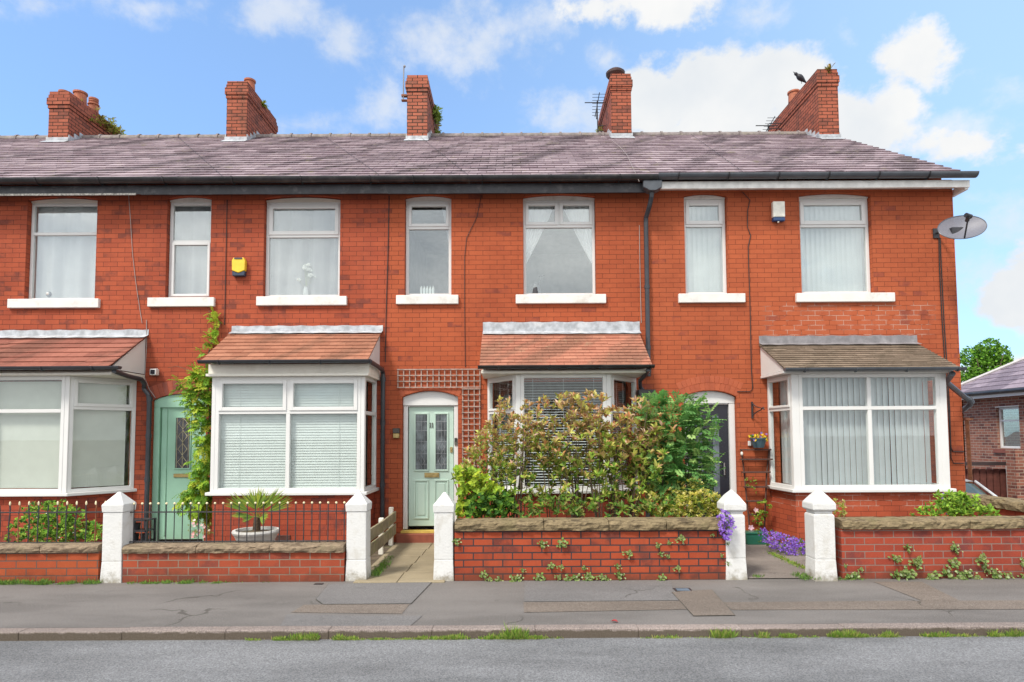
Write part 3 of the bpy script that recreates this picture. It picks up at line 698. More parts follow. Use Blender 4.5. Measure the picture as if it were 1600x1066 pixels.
def roof(h, x0, x1, ridge=True):
    m = tiles(x0, x1, EY, EZ, RY, RZ, .235, .29, .019, .009, .0045)
    m.add([(x0, EY, EZ - .012), (x1, EY, EZ - .012), (x1, RY, RZ - .012), (x0, RY, RZ - .012)], [(3, 2, 1, 0)], (.2, .2, .2))
    m.add([(x0, RY, RZ), (x1, RY, RZ), (x1, 8.3, RZ - (4.3) * math.tan(SL)), (x0, 8.3, RZ - 4.3 * math.tan(SL))], [(0, 1, 2, 3)], (.5, .5, .5))
    r = m.build('roof', SLATE, h)
    t_ = MB(); x = x0
    while x < x1 - .05:
        e = min(x + .455, x1)
        for (a, b, rr) in ((x, e, .115), (e - .045, e, .135)):
            n = 8; vs = []
            for xx in (a, b):
                for i in range(n + 1):
                    an = R(-8) + (math.pi + R(16)) * i / n; vs.append((xx, RY + rr * math.cos(an), RZ - .055 + rr * math.sin(an)))
            w = n + 1; t_.add(vs, [(i, i + 1, w + i + 1, w + i)[::-1] for i in range(n)] + [tuple(range(w)), tuple(range(w, 2 * w))])
        x = e
    t_.build('ridge_tile', RIDGE, r)
    return r
def voussoirs(house, x0, x1, ztop, rise, h, courses, mat):
    w = (x1 - x0) / 2; r = (w * w + rise * rise) / (2 * rise); cx = (x0 + x1) / 2; cz = ztop - r; a = math.asin(w / r)
    m = MB(); hh = h / courses
    for k in range(courses):
        r0 = r + .004 + hh * k; r1 = r0 + hh - .006; n = int(2 * (a + .02) * (r0 + hh / 2) / .08)
        for i in range(n):
            t0 = -a - .01 + 2 * (a + .01) * i / n + .003; t1 = -a - .01 + 2 * (a + .01) * (i + 1) / n - .003
            j = random.uniform(.002, .005); c = random.random()
            m.prism([(cx + q * math.sin(t_), -j, cz + q * math.cos(t_)) for q, t_ in ((r0, t0), (r0, t1), (r1, t1), (r1, t0))], (0, .03, 0), (c, c, c))
    return m.build('brick_arch', mat, house)
def arch_brick(name, lo, hi):
    m, t, p = newmat(name); a = t.new('ShaderNodeVertexColor'); a.layer_name = 'Col'; r = t.xyz(a.outputs[0])[0]
    c = t.mix(r, lo, hi); f = t.noise(t.pos(), 60, 4, .6); c = t.mix(t.math('MULTIPLY', t.step(t.noise(t.pos(), 6, 4), .45, .7), .3), c, tuple(x * .6 for x in lo))
    t.put(p.inputs['Base Color'], c); p.inputs['Roughness'].default_value = .8; t.put(p.inputs['Normal'], t.bump(f, .3, .005)); return m
ARCHR = arch_brick('arch_brick', (.37, .082, .035), (.44, .104, .042)); ARCHD = arch_brick('arch_brick_worn', (.20, .055, .04), (.36, .08, .04))

WZ0, WZ1 = 4.01, 5.715
# window openings: x0,x1 (upper storey); crown z
UW = dict(W1=(-8.02, -6.86), W2=(-5.70, -4.97), W3=(-4.09, -2.83), W4=(-1.76, -.99), W5=(.20, 1.40), W6=(2.87, 3.58), W7=(4.78, 5.97))
def hole(k, z0=WZ0, z1=WZ1, r=.045): return (*UW[k], z0, z1, r)

# ---- house far left (roof, chimney; wall mostly out of the photograph)
H00 = terrace('h00', -14.2, -9.98, 'terraced house at far left edge, only its slate roof and many-potted chimney in view', [], BR['left'])
roof(H00, -14.2, -9.98)
chimney(H00, -10.43, -9.97, 3.5, 5.3, 9.54, CHIM, pots=[(-10.16, 4.1, .135, .26, 'roll'), (-10.12, 4.5, .115, .40, 'vent'), (-10.25, 3.72, .11, .06, 'roll')])
gutter(H00, -14.2, -9.99, -.35, 5.86, .08, BLACKG, 1.)
m = MB(); m.box(-14.2, -9.981, -.26, -.235, 5.64, 5.79); m.box(-14.2, -9.981, -.234, -.002, 5.765, 5.79); m.build('fascia', BLACKB, H00)

# ---- house with the pink bay roof
H0 = terrace('h0', -9.98, -5.99, 'terraced house at left with splayed bay, plain roller blinds and pink tiled bay roof',
             [hole('W1', 3.99), (-8.48, -6.22, .9, 2.6, 0)], BR['a'])
roof(H0, -9.98, -5.99)
chimney(H0, -6.39, -5.93, 3.45, 5.15, 9.73, CHIM, pots=[(-6.05, 3.85, .115, .2, 'roll')])
upper_window(H0, *UW['W1'], 3.99, WZ1 - .005, .042, [(.30, [1], 0), (.70, [1], 0)], cur_net(1), (-8.25, -6.76), GLASS, ft=.04, cream=True)
gutter(H0, -9.98, -5.991, -.35, 5.86, .08, BLACKG, 1.)
m = MB(); m.box(-9.98, -5.991, -.26, -.235, 5.645, 5.79); m.box(-9.98, -5.991, -.234, -.002, 5.765, 5.79); m.build('fascia', BLACKB, H0)
m = MB(); m.box(-9.98, -6.06, -.275, -.262, 5.625, 5.655); m.build('peeling_trim', simple('peeling_white', (.5, .47, .42), .8, 30, .4, dirt=(.1, .1, .1), dscale=14, damt=.9), H0)
def bl_roller(f):
    m = MB(); m.box(-8.0, -6.85, -.60, -.595, .95, 2.58)
    m.add([(-6.80, -.58, .95), (-6.25, -.06, .95), (-6.25, -.06, 2.58), (-6.80, -.58, 2.58)], [(0, 1, 2, 3)]); m.build('blind', ROLL_, f)
bay(H0, -8.55, -6.12, -8.02, -6.70, -.72, .84, 2.65, -8.7, -5.97, 3.39, 2.76, None, [(.28, [1], 0), (.72, [1], 0)], [(.25, [1], .045), (.75, [1], .0)],
    TILER, .165, .27, .016, LEAD, BASE, bl_roller, (-8.72, -5.78), PIPE, flash_h=.09, fascia=CREAM)
m = MB(); m.tube([(-5.90, -.93, 2.70), (-5.93, -.55, 2.66), (-5.93, -.2, 2.64), (-5.93, -.12, 2.58), (-5.95, -.09, 2.5), (-6.0 + .12, -.08, 2.40), (-5.87, -.07, 2.25), (-5.87, -.07, .2)], .036, 10)
for z in (2.3, 1.7, 1.0): m.tube([(-5.87, -.07, z), (-5.87, -.07, z + .07)], .043, 10)
m.build('downpipe', PIPE, H0, smooth=False)

# ---- house with the orange bay roof and green door
H1 = terrace('h1', -5.99, -2.0, 'terraced house with bright green front door and closed white blinds in its square bay',
             [hole('W2', 4.0), hole('W3', 4.01), (-5.85, -4.98, .02, 2.42, .10), (-4.4, -2.35, .9, 2.6, 0)], BR['b'])
roof(H1, -5.99, -2.0)
chimney(H1, -2.33, -1.87, 3.45, 5.3, 9.85, CHIMOLD, pots=[(-2.07, 3.95, .115, .04, 'cowl')])
upper_window(H1, *UW['W2'], 4.0, WZ1, .045, [(.40, [1], 0), (.60, [1], .035)], cur_net(2.3, NETG), (-5.96, -4.87))
upper_window(H1, *UW['W3'], 4.01, WZ1 - .01, .045, [(.34, [1], .06), (.66, [1], 0)], cur_net(3.1, NETG), (-4.18, -2.70), cream=True)
gutter(H1, -5.99, -2.001, -.35, 5.86, .08, BLACKG, 1.1)
m = MB(); m.box(-5.99, -2.001, -.26, -.235, 5.635, 5.79); m.box(-5.99, -2.001, -.234, -.002, 5.765, 5.79); m.build('fascia', BLACKB, H1)
def bl_ven(f):
    venetian((-4.45, -.75), (-2.3, -.75), .09, .92, 2.6, .040, 74, .0415).build('blind', VEN, f)
    m = MB(); m.box(-2.36, -2.35, -.66, -.32, .93, 2.6); m.build('side_blind', simple('brown_sheer', (.2, .15, .13), .9), f)
bay(H1, -4.54, -2.20, -4.53, -2.22, -.75, .84, 2.62, -4.60, -2.13, 3.44, 2.84, None, [(.29, [1, 1], .05), (.71, [1, 1], 0)], [(.30, [1], 0), (.70, [1], 0)],
    TILEO, .135, .25, .014, LEAD, BASE, bl_ven, (-4.62, -2.08), PIPE, flash_h=.09, fascia=CREAM, post=.06)
m = MB(); m.tube([(-2.10, -.97, 2.82), (-2.09, -.5, 2.80), (-2.09, -.14, 2.78), (-2.09, -.07, 2.72), (-2.09, -.06, .42)], .036, 10)
for z in (2.6, 1.9, .9): m.tube([(-2.09, -.06, z), (-2.09, -.06, z + .07)], .043, 10)
m.build('downpipe', PIPE, H1)
# green door
dl = MB(); dl.box(-5.74, -5.02, .07, .11, .06, 2.24)
door = dl.build('door', GREEN, H1, bevel=.004)
m = MB(); L = arch_loop(-5.848, -4.982, 2.20, 2.416, .098); m.prism([(x, .03, z) for x, z in L], (0, .1, 0))
m.box(-5.848, -5.75, .03, .13, .03, 2.199); m.box(-5.01, -4.982, .03, .13, .03, 2.199); m.build('door_frame', GREEN, door, bevel=.004)
m = MB()
for a, b, c, d in ((-5.52, -5.25, 1.19, 1.21), (-5.52, -5.25, 2.03, 2.05), (-5.52, -5.50, 1.21, 2.03), (-5.27, -5.25, 1.21, 2.03), (-5.66, -5.64, .12, 2.2), (-5.66, -5.1, 2.18, 2.2)): m.box(a, b, .055, .072, c, d)
m.build('moulding', GREEN, door, bevel=.004)
m = MB(); m.box(-5.50, -5.27, .060, .066, 1.21, 2.03); m.build('leaded_pane', simple('dark_leaded', (.05, .05, .06), .2, 20, .5), door)
m = MB()
for k in range(4):
    zc = 1.31 + k * .21
    pts = [(-5.385 + .075 * math.cos(a), .058, zc + .095 * math.sin(a)) for a in [i * math.pi / 2 for i in range(5)]]; m.tube(pts, .004, 4)
m.tube([(-5.385, .058, 1.21), (-5.385, .058, 2.03)], .003, 4); m.tube([(-5.48, .058, 1.21), (-5.48, .058, 2.03)], .003, 4); m.tube([(-5.29, .058, 1.21), (-5.29, .058, 2.03)], .003, 4)
m.build('leading', GOLD, door)
m = MB(); m.box(-5.52, -5.26, .052, .07, 1.06, 1.12); m.build('letterbox', BRASS, door, bevel=.004)
voussoirs(H1, -5.85, -4.98, 2.42, .10, .22, 1, ARCHD)

# ---- number 11
H2 = terrace('h2', -2.0, 2.17, 'terraced house with pale mint door numbered 11, its bay half hidden behind bronze shrubs',
             [hole('W4', 4.02), hole('W5', 4.02), (-1.79, -.88, .18, 2.45, .10), (-.3, 1.9, .9, 2.6, 0)], BR['c'])
roof(H2, -2.0, 2.17)
chimney(H2, 2.30, 2.76, 3.65, 5.5, 9.98, CHIM, pots=[(2.47, 4.0, .15, .12, 'cowl')])
upper_window(H2, *UW['W4'], 4.02, WZ1, .045, [(.26, [1], .045), (.74, [1], 0)], cur_right, (-1.89, -.87))
upper_window(H2, *UW['W5'], 4.02, WZ1, .045, [(.25, [1, 1], .045), (.75, [1], 0)], cur_tied, (.07, 1.55), ft=.045)
gutter(H2, -2.0, 2.35, -.35, 5.86, .08, BLACKG, 1.1)
m = MB(); m.box(-2.0, 2.35, -.26, -.235, 5.63, 5.79); m.box(-2.0, 2.35, -.234, -.002, 5.765, 5.79); m.build('fascia', BLACKB, H2)
def bl_open(f):
    venetian((.12, -.72), (1.45, -.72), .1, .92, 2.58, .041, 16, .030).build('blind', VENW, f)
    a = venetian((-.32, -.06), (.06, -.62), .1, .92, 2.58, .031, 12, .027); a.build('side_blind', VENW, f)
    a = venetian((1.52, -.62), (1.92, -.06), .1, .92, 2.58, .031, 12, .027); a.build('side_blind', VENW, f)
bay(H2, -.40, 2.03, .06, 1.50, -.72, .84, 2.64, -.48, 2.08, 3.42, 2.74, None, [(1, [1], 0)], [(.30, [1], .03), (.70, [1], 0)],
    TILEC, .10, .21, .013, LEAD, BASE, bl_open, (-.5, 2.1), BLACKG, flash_h=.15, fascia=CREAM)
# hopper and pipes between the two right-hand houses
m = MB(); z1 = 5.78
m.prism([(2.12, -.38, 5.78), (2.12, -.38, 5.67), (2.22, -.38, 5.615), (2.32, -.38, 5.615), (2.42, -.38, 5.67), (2.42, -.38, 5.78)], (0, .17, 0))
hp = m.build('hopper', GREYP, H2, bevel=.008)
m = MB(); m.tube([(2.27, -.28, 5.62), (2.27, -.27, 5.55), (2.25, -.2, 5.42), (2.22, -.08, 5.28), (2.22, -.06, 5.2), (2.22, -.06, 2.66)], .038, 10)
for z in (4.1, 3.1, 2.72): m.tube([(2.22, -.06, z), (2.22, -.06, z + .06)], .045, 10)
m.tube([(2.02, -.95, 2.68), (2.05, -.6, 2.63), (2.05, -.2, 2.58), (2.07, -.12, 2.48), (2.13, -.09, 2.42), (2.2, -.08, 2.38)], .032, 8)
m.tube([(2.17, -.07, 2.26), (2.17, -.06, .05)], .038, 10)
m.build('downpipe', PIPE, H2)
m = MB(); m.prism([(2.03, -.17, 2.44), (2.05, -.17, 2.30), (2.1, -.17, 2.24), (2.24, -.17, 2.24), (2.29, -.17, 2.30), (2.31, -.17, 2.44)], (0, .15, 0)); m.build('hopper', BLACKG, H2, bevel=.006)
# mint door
dl = MB(); dl.box(-1.70, -.965, .13, .17, .245, 2.19); door = dl.build('door', MINT, H2, bevel=.004)
m = MB(); m.box(-1.785, -1.712, .09, .2, .20, 2.21); m.box(-.955, -.885, .09, .2, .20, 2.21); m.box(-1.711, -.956, .095, .2, 2.195, 2.209)
L = arch_loop(-1.787, -.883, 2.212, 2.447, .098); m.prism([(x, .07, z) for x, z in L], (0, .12, 0)); m.build('door_frame', UPVC, door, bevel=.005)
m = MB()
def ring(m, a, b, c, d, w=.028, y=(.112, .132)):
    m.box(a, b, y[0], y[1], c, c + w); m.box(a, b, y[0], y[1], d - w, d); m.box(a, a + w, y[0], y[1], c + w, d - w); m.box(b - w, b, y[0], y[1], c + w, d - w)
gp = [(-1.615, -1.37), (-1.285, -1.045)]
for a, b in gp: ring(m, a, b, 1.135, 2.095); ring(m, a, b, .36, 1.0); m.box(a + .06, b - .06, .12, .132, .42, .94)
m.build('moulding', MINT, door, bevel=.006, seg=2)
m = MB()
for a, b in gp: m.box(a + .03, b - .03, .122, .128, 1.165, 2.065)
m.build('leaded_pane', simple('pane_grey', (.10, .12, .13), .12, 6, .7), door)
m = MB()
for a, b in gp:
    c = (a + b) / 2
    for x in (a + .065, b - .065, c): m.tube([(x, .119, 1.165), (x, .119, 2.065)], .0022, 4)
    for z in (1.25, 1.42, 1.62, 1.8, 1.95): m.tube([(a + .03, .119, z), (b - .03, .119, z)], .0022, 4)
    for zc in (1.52, 1.3): m.tube([(c + .05 * math.cos(q * math.pi / 2), .117, zc + .1 * math.sin(q * math.pi / 2)) for q in range(5)], .003, 4)
m.build('leading', LEAD, door)
m = MB(); m.box(-1.44, -1.20, .108, .132, 1.035, 1.11); m.box(-1.42, -1.22, .1, .109, 1.055, 1.09); m.build('letterbox', BRASS, door, bevel=.003)
m = MB(); m.lathe([(.022, 0), (.022, .03), (.016, .05)], (-1.0, .13, 1.5), 12, axis=Matrix.Rotation(R(90), 3, 'X')); m.box(-1.02, -.98, .115, .131, 1.44, 1.53); m.build('door_lock', BRASS, door)
m = MB()
for x in (-1.345, -1.31):         # the digits 1 1
    m.box(x - .006, x + .006, .115, .131, 1.86, 1.93); m.box(x - .013, x - .004, .116, .131, 1.914, 1.925); m.box(x - .012, x + .012, .116, .131, 1.854, 1.863)
m.build('house_number', simple('number_metal', (.10, .10, .09), .4, metal=.5), door)
m = MB(); m.box(-1.80, -.87, -.03, .10, .155, .19); m.build('threshold', simple('threshold_yellow', (.62, .45, .10), .5), door)
m = MB(); m.box(-1.86, -.85, -.10, .11, -.02, .152); m.build('step', STEPT, door, bevel=.008)
m = MB(); m.box(-.945, -.90, .07, .089, 1.56, 1.68); m.build('doorbell', simple('bell_grey', (.12, .12, .10), .3), door, bevel=.004)
m = MB(); m.box(-.94, -.905, .064, .071, 1.62, 1.672); m.build('bell_button', BLACKG, door)
voussoirs(H2, -1.80, -.87, 2.455, .10, .11, 1, ARCHR)

# ---- right-hand end house
H3 = terrace('h3', 2.17, 7.33, 'end terraced house at right with black door and vertical blinds in its square bay',
             [hole('W6', 4.02), hole('W7', 4.02), (2.80, 3.66, .05, 2.43, .10), (4.35, 6.45, .9, 2.6, 0)], BR['d'])
roof(H3, 2.17, 7.42)
m = MB(); m.prism([(7.33, .242, -.9), (7.33, 8, -.9), (7.33, 8, 5.87), (7.33, 4, 8.62), (7.33, .242, 6.13)], (-.24, 0, 0)); m.build('gable_wall', BR['d'], H3)
chimney(H3, 6.88, 7.33, 3.35, 5.95, 9.88, CHIM, zb=7.5, pots=[(7.0, 4.75, .13, .22, 'roll')], corb=.03)
upper_window(H3, *UW['W6'], 4.02, WZ1, .045, [(.25, [1], .055), (.75, [1], 0)], cur_vb, (2.74, 3.83), GLASS)
upper_window(H3, *UW['W7'], 4.02, WZ1, .045, [(.26, [1], .06), (.74, [1], 0)], cur_vb, (4.67, 6.28), GLASS)
gutter(H3, 2.36, 7.46, -.355, 5.88, .077, GREYP, .8, brm=BLACKG)
m = MB(); m.box(2.36, 7.42, -.27, -.24, 5.685, 5.80); m.box(2.36, 7.42, -.239, -.002, 5.765, 5.80); m.box(7.36, 7.42, -.239, .1, 5.66, 5.764); m.build('fascia', simple('fascia_white', (.86, .85, .82), .4, dirt=(.5, .48, .43), dscale=3, damt=.2), H3)
def bl_vert(f):
    vblinds(4.36, 6.30, -.60, .93, 2.6,   .088, 17).build('blind', VBLL, f)
    m = wavy(0, .6, 0, .93, 2.6, .01, 6); m.v = [(4.36 + y_, -.62 + x_, z_) for x_, y_, z_ in m.v]; m.build('side_blind', VBLL, f)
bay(H3, 4.16, 6.6, 4.22, 6.56, -.75, .84, 2.62, 4.04, 6.62, 3.2, 2.68, None, [(.28, [1, 1], 0), (.72, [1, 1], 0)], [(.28, [1], .03), (.72, [1], 0)],
    TILEG, .085, .22, .02, LEADD, BASED, bl_vert, (4.02, 6.68), GREYP, flash_h=.12, fascia=None, post=.11)
dl = MB(); dl.box(2.87, 3.56, .13, .17, .08, 2.20); door = dl.build('door', BLACKD, H3, bevel=.004)
m = MB(); m.box(2.803, 2.868, .08, .2, .05, 2.22); m.box(3.562, 3.657, .08, .2, .05, 2.22); m.box(2.87, 3.56, .085, .2, 2.205, 2.219)
L = arch_loop(2.803, 3.657, 2.222, 2.427, .098); m.prism([(x, .075, z) for x, z in L], (0, .12, 0)); m.build('door_frame', UPVC, door, bevel=.005)
m = MB(); m.box(3.30, 3.40, .122, .128, .75, 2.02); m.box(3.03, 3.13, .122, .128, .75, 2.02); m.build('door_pane', simple('pane_slate', (.12, .14, .17), .15, 6, .4), door)
m = MB(); m.box(3.18, 3.42, .11, .128, .62, .67); m.build('letterbox', simple('chrome', (.5, .5, .5), .3, metal=.8), door, bevel=.003)
m = MB(); m.tube([(3.47, .1, 1.05), (3.47, .1, 1.25)], .012, 8); m.build('handle', simple('chrome_h', (.5, .5, .5), .3, metal=.8), door)
voussoirs(H3, 2.79, 3.67, 2.435, .10, .24, 2, ARCHR)
m = MB(); m.tube([(6.55, -.9, 2.60), (6.70, -.55, 2.50), (7.28, -.12, 2.30), (7.42, -.06, 2.24), (7.45, -.02, 2.17), (7.43, .1, 2.10), (7.40, .5, 2.02)], .042, 10)
m.tube([(7.39, -.08, 2.27), (7.45, -.05, 2.20)], .05, 10); m.build('downpipe', GREYP, H3)

# ---------------------------------------------------------------- cables, boxes, dish on the walls
def cable(label, pts, r=.006, mat=None, cat='cable', group=None, name='cable'):
    m = MB(); m.tube(pts, r, 5); o = m.build(name, mat or CABLE, origin=pts[0]); return tag(o, label, cat, group)
def roofpt(px, py, off=.035):
    d = _ray(px, py); N = Vector((0, -math.sin(SL), math.cos(SL))); P = Vector((0, EY, EZ)); C = Vector(CAM)
    tt = (P - C).dot(N) / Vector(d).dot(N); return tuple(C + Vector(d) * tt + N * off)
for (a, b, lab) in (((275, 213), (352, 292), 'thin black cable crossing the slates right of the second chimney from the left up to the ridge'[:0] or 'thin black cable slanting down the slates above the yellow alarm box'),
                    ((508, 216), (592, 286), 'thin black cable slanting down the slates between the second and third chimneys'),
                    ((660, 219), (733, 288), 'thin black cable running down the slates from the worn third chimney'),
                    ((1075, 209), (1160, 282), 'thin black cable slanting down the slates towards the white alarm box')):
    A = roofpt(*a); Bp = roofpt(b[0], b[1] - 10); cable(lab, [A, tuple((A[i] + Bp[i]) / 2 for i in range(3)), Bp, aty(b[0], b[1], -.44)], .0032, cat='cable', group='cables crossing the slate roof')
A = roofpt(956, 222); cable('pale cable wandering down the slates from the fourth chimney', [A, roofpt(968, 232), roofpt(980, 246), roofpt(987, 262), roofpt(993, 275), aty(999, 284, -.43)], .0035, CABLEW)
def wallc(label, px, r=.006, mat=None, Y=-.012, group=None): return cable(label, [aty(x, y, Y) for x, y in px], r, mat, group=group)
wallc('black cable running down the brick joint right of the yellow alarm box', [(355, 312), (353, 400), (351, 508)][::1], .006)
wallc('black cable running straight down the wall left of the narrow window above the mint door', [(608, 306), (606, 400), (603, 500), (602, 566)], .007)
wallc('black cable wandering down the brick right of the narrow window above the mint door', [(752, 306), (745, 340), (729, 372), (726, 400), (726, 480), (727, 574)], .005)
wallc('pale straight cable left of the dark downpipe between the upper windows', [(999, 352), (1000, 420), (1002, 505)], .006, CABLEW)
wallc('black cable with a kink running down right of the narrow right-hand window', [(1160, 300), (1172, 313), (1168, 330), (1168, 355), (1173, 368), (1169, 385), (1170, 420), (1172, 480), (1174, 575), (1176, 608), (1172, 612), (1152, 612)], .007)
wallc('pale thin cable hanging from the gutter beside the left-hand upper windows', [(198, 284), (201, 305), (204, 345), (207, 395), (212, 440), (218, 480), (222, 505)], .005, CABLEW)
wallc('pale cable dropping beside the leftmost bay roof to the green door', [(229, 500), (229, 540), (226, 590), (233, 608), (243, 622)], .006, CABLEW)
wallc('black cable dropping from the satellite dish on the right', [(1467, 372), (1468, 420), (1472, 500), (1476, 560), (1482, 640), (1486, 700), (1489, 706), (1506, 706)], .009, CABLE, group='cables dropping from the satellite dish')
wallc('second black cable dropping from the satellite dish, bending lower towards the corner', [(1469, 372), (1471, 420), (1475, 500), (1479, 560), (1484, 640), (1486, 716), (1490, 724), (1506, 724)], .009, CABLE, -.02, group='cables dropping from the satellite dish')

a = aty(374, 418, -.04); r_ = empty('alarm_box', (a[0], 0, a[2] - .15), 'yellow alarm box with dark pointed base on brick beside the left upper window', 'alarm box')
m = MB(); x, z = a[0], a[2]
m.prism([(x - .105, -.085, z - .06), (x, -.085, z - .1), (x + .105, -.085, z - .06), (x + .11, -.085, z + .10), (x + .085, -.085, z + .155), (x - .085, -.085, z + .155), (x - .11, -.085, z + .10)], (0, .085, 0))
m.build('cover', simple('alarm_yellow', (.80, .55, .04), .4, 10, .06), r_, bevel=.012, seg=2)
m = MB(); m.prism([(x - .1, -.08, z - .15), (x + .1, -.08, z - .15), (x + .105, -.08, z - .062), (x, -.08, z - .104), (x - .105, -.08, z - .062)], (0, .08, 0)); m.build('base', simple('alarm_navy', (.03, .045, .08), .4), r_, bevel=.01)
m = MB(); m.box(x - .065, x + .065, -.092, -.08, z + .125, z + .15); m.build('solar_strip', simple('solar_dark', (.06, .06, .07), .3), r_)
a = aty(1216, 331, -.04); x, z = a[0], a[2]; r_ = empty('alarm_box', (x, 0, z - .16), 'cream alarm box with blue base on brick between the right-hand upper windows', 'alarm box')
m = MB(); m.box(x - .1, x + .1, -.08, 0, z - .10, z + .165); m.build('cover', simple('alarm_cream', (.78, .76, .68), .4), r_, bevel=.015, seg=2)
m = MB(); m.box(x - .098, x + .098, -.078, 0, z - .165, z - .102); m.build('base', simple('alarm_blue', (.02, .06, .17), .35), r_, bevel=.015, seg=2)
m = MB(); m.ball((x - .01, -.05, z - .175), .018, 8, 5); m.build('lamp', CREAM, r_)

# satellite dish
hub = Vector(aty(1503, 355, -.62)); r_ = empty('satellite_dish', (hub.x - .35, 0, hub.z - .1), 'grey mesh satellite dish on a bracket at the right-hand corner of the terrace', 'satellite dish')
nrm = Vector((-.34, -.80, .46)).normalized(); ux = Vector((0, 0, 1)).cross(nrm).normalized() * -1; ux = nrm.cross(Vector((0, 0, 1))).normalized(); uy = ux.cross(nrm).normalized() * -1; uy = nrm.cross(ux).normalized()
m = MB(); n = 32; K = 6; vs = [hub - nrm * .07]
for k in range(1, K + 1):
    q = k / K
    for i in range(n):
        an = 2 * math.pi * i / n; vs.append(hub + ux * (.315 * q * math.cos(an)) + uy * (.245 * q * math.sin(an)) + nrm * (.07 * q * q - .07))
fs = [(0, 1 + i, 1 + (i + 1) % n) for i in range(n)]
for k in range(K - 1): fs += [(1 + k * n + i, 1 + (k + 1) * n + i, 1 + (k + 1) * n + (i + 1) % n, 1 + k * n + (i + 1) % n) for i in range(n)]
m.add(vs, fs)
dm, t_, p_ = newmat('dish_mesh'); P_ = t_.scl(t_.pos(), (1, 1, 1)); w1 = t_.new('ShaderNodeTexVoronoi'); t_.put(w1.inputs['Vector'], P_); w1.inputs['Scale'].default_value = 140
t_.put(p_.inputs['Base Color'], t_.mix(t_.step(w1.outputs[0], .25, .45), (.20, .20, .235), (.13, .13, .16))); t_.put(p_.inputs['Alpha'], t_.mix(t_.step(w1.outputs[0], .2, .35), (.82,) * 3, (1, 1, 1))); p_.inputs['Roughness'].default_value = .5
dish = m.build('dish', dm, r_, smooth=True)
m = MB(); m.tube([hub + ux * (.315 * math.cos(2 * math.pi * i / 40)) + uy * (.245 * math.sin(2 * math.pi * i / 40)) for i in range(41)], .006, 5); m.build('rim', GREYP, r_)
m = MB(); lnb = hub + nrm * .34 - uy * .12
if uy.z < 0: lnb = hub + nrm * .34 + uy * .12
low = hub - Vector((0, 0, 1)).dot(uy) / abs(uy.z) * uy * .23
m.tube([low, lnb], .012, 6); m.build('feed_arm', BLACKB, r_)
m = MB(); m.tube([lnb + Vector((-.04, 0, .02)), lnb + Vector((.05, .02, .0))], .035, 10); m.tube([lnb, lnb - nrm * .09], .03, 10); m.build('receiver', BLACKB, r_)
m = MB(); wl = Vector((aty(1462, 365, 0)[0], 0, aty(1462, 365, 0)[2])); m.box(wl.x - .05, wl.x + .05, -.02, 0, wl.z - .08, wl.z + .08)
m.tube([wl + Vector((0, -.02, 0)), wl + Vector((.05, -.2, 0)), hub - nrm * .13 + Vector((-.02, .1, -.05)), hub - nrm * .09], .02, 8); m.box(hub.x - .11, hub.x + .07, -.56, -.44, hub.z - .08, hub.z + .02); m.build('bracket', BLACKB, r_)

# white security camera, wall lamp, meter box
a = aty(243, 582, -.05); r_ = empty('security_camera', (a[0], 0, a[2]), 'small white security camera with dark face on brick above the green door', 'camera')
m = MB(); m.box(a[0] - .05, a[0] + .05, -.13, -.03, a[2] - .05, a[2] + .05); m.tube([(a[0], 0, a[2] + .05), (a[0], -.06, a[2] + .04)], .02, 8); m.build('body', UPVC, r_, bevel=.012, seg=2)
m = MB(); m.box(a[0] - .035, a[0] + .035, -.135, -.131, a[2] - .035, a[2] + .035); m.build('lens', BLACKD, r_)
a = aty(619, 677, -.05); r_ = empty('wall_lamp', (a[0], 0, a[2]), 'small square brass and dark wall lamp left of the mint door', 'wall lamp')
m = MB(); m.box(a[0] - .055, a[0] + .055, -.07, 0, a[2] + .0, a[2] + .08); m.build('top_shade', simple('lamp_dark', (.06, .05, .04), .4), r_, bevel=.006)
m = MB(); m.box(a[0] - .05, a[0] + .05, -.065, 0, a[2] - .08, a[2] - .002); m.build('lower_shade', BRASS, r_, bevel=.006)
r_ = empty('wall_vent', (-2.2, -.4, .42), 'small white vent cover on the bay side wall behind the wooden fence', 'vent')
m = MB(); m.box(-2.255, -2.228, -.5, -.36, .34, .54); m.build('cover', UPVC, r_, bevel=.004)
m = MB(); a = aty(441, 842, -.75)
m.box(a[0] - .11, a[0] + .11, -.735, -.722, a[2] - .03, a[2] + .05)
for k in range(4): m.box(a[0] - .1, a[0] + .1, -.74, -.734, a[2] - .022 + k * .019, a[2] - .012 + k * .019)
tag(m.build('air_brick', simple('air_brick', (.12, .05, .04), .8), origin=(a[0], -.72, a[2])), 'dark slotted air brick low in the bay wall right of the palm bowl', 'air brick')

# ---------------------------------------------------------------- trellis
def lattice(name, label, x0, x1, z0, z1, nx, nz, mat=WOODT, Y=-.012):
    r_ = empty(name, ((x0 + x1) / 2, 0, z0), label, 'trellis', 'trellis panels round the mint door'); m = MB(); w = .017
    for i in range(nx):
        x = x0 + (x1 - x0) * i / (nx - 1) + random.uniform(-.003, .003); m.box(x - w / 2, x + w / 2, Y - .010, Y, z0, z1)
    m.build('upright_slats', mat, r_)
    m = MB()
    for i in range(nz):
        z = z0 + (z1 - z0) * i / (nz - 1) + random.uniform(-.002, .002); m.box(x0 - .012, x1 + .012, Y - .022, Y - .0105, z - w / 2, z + w / 2)
    m.build('cross_slats', mat, r_); return r_
A = aty(622, 578, 0); Bq = aty(750, 605, 0); lattice('trellis', 'horizontal grey-brown trellis strip on the brick above the mint door', A[0], Bq[0], Bq[2], A[2], 15, 4)
A = aty(723, 607, 0); Bq = aty(750, 765, 0); lattice('trellis', 'upright grey-brown trellis strip on the brick right of the mint door', A[0], Bq[0], Bq[2], A[2] - .01, 4, 18)

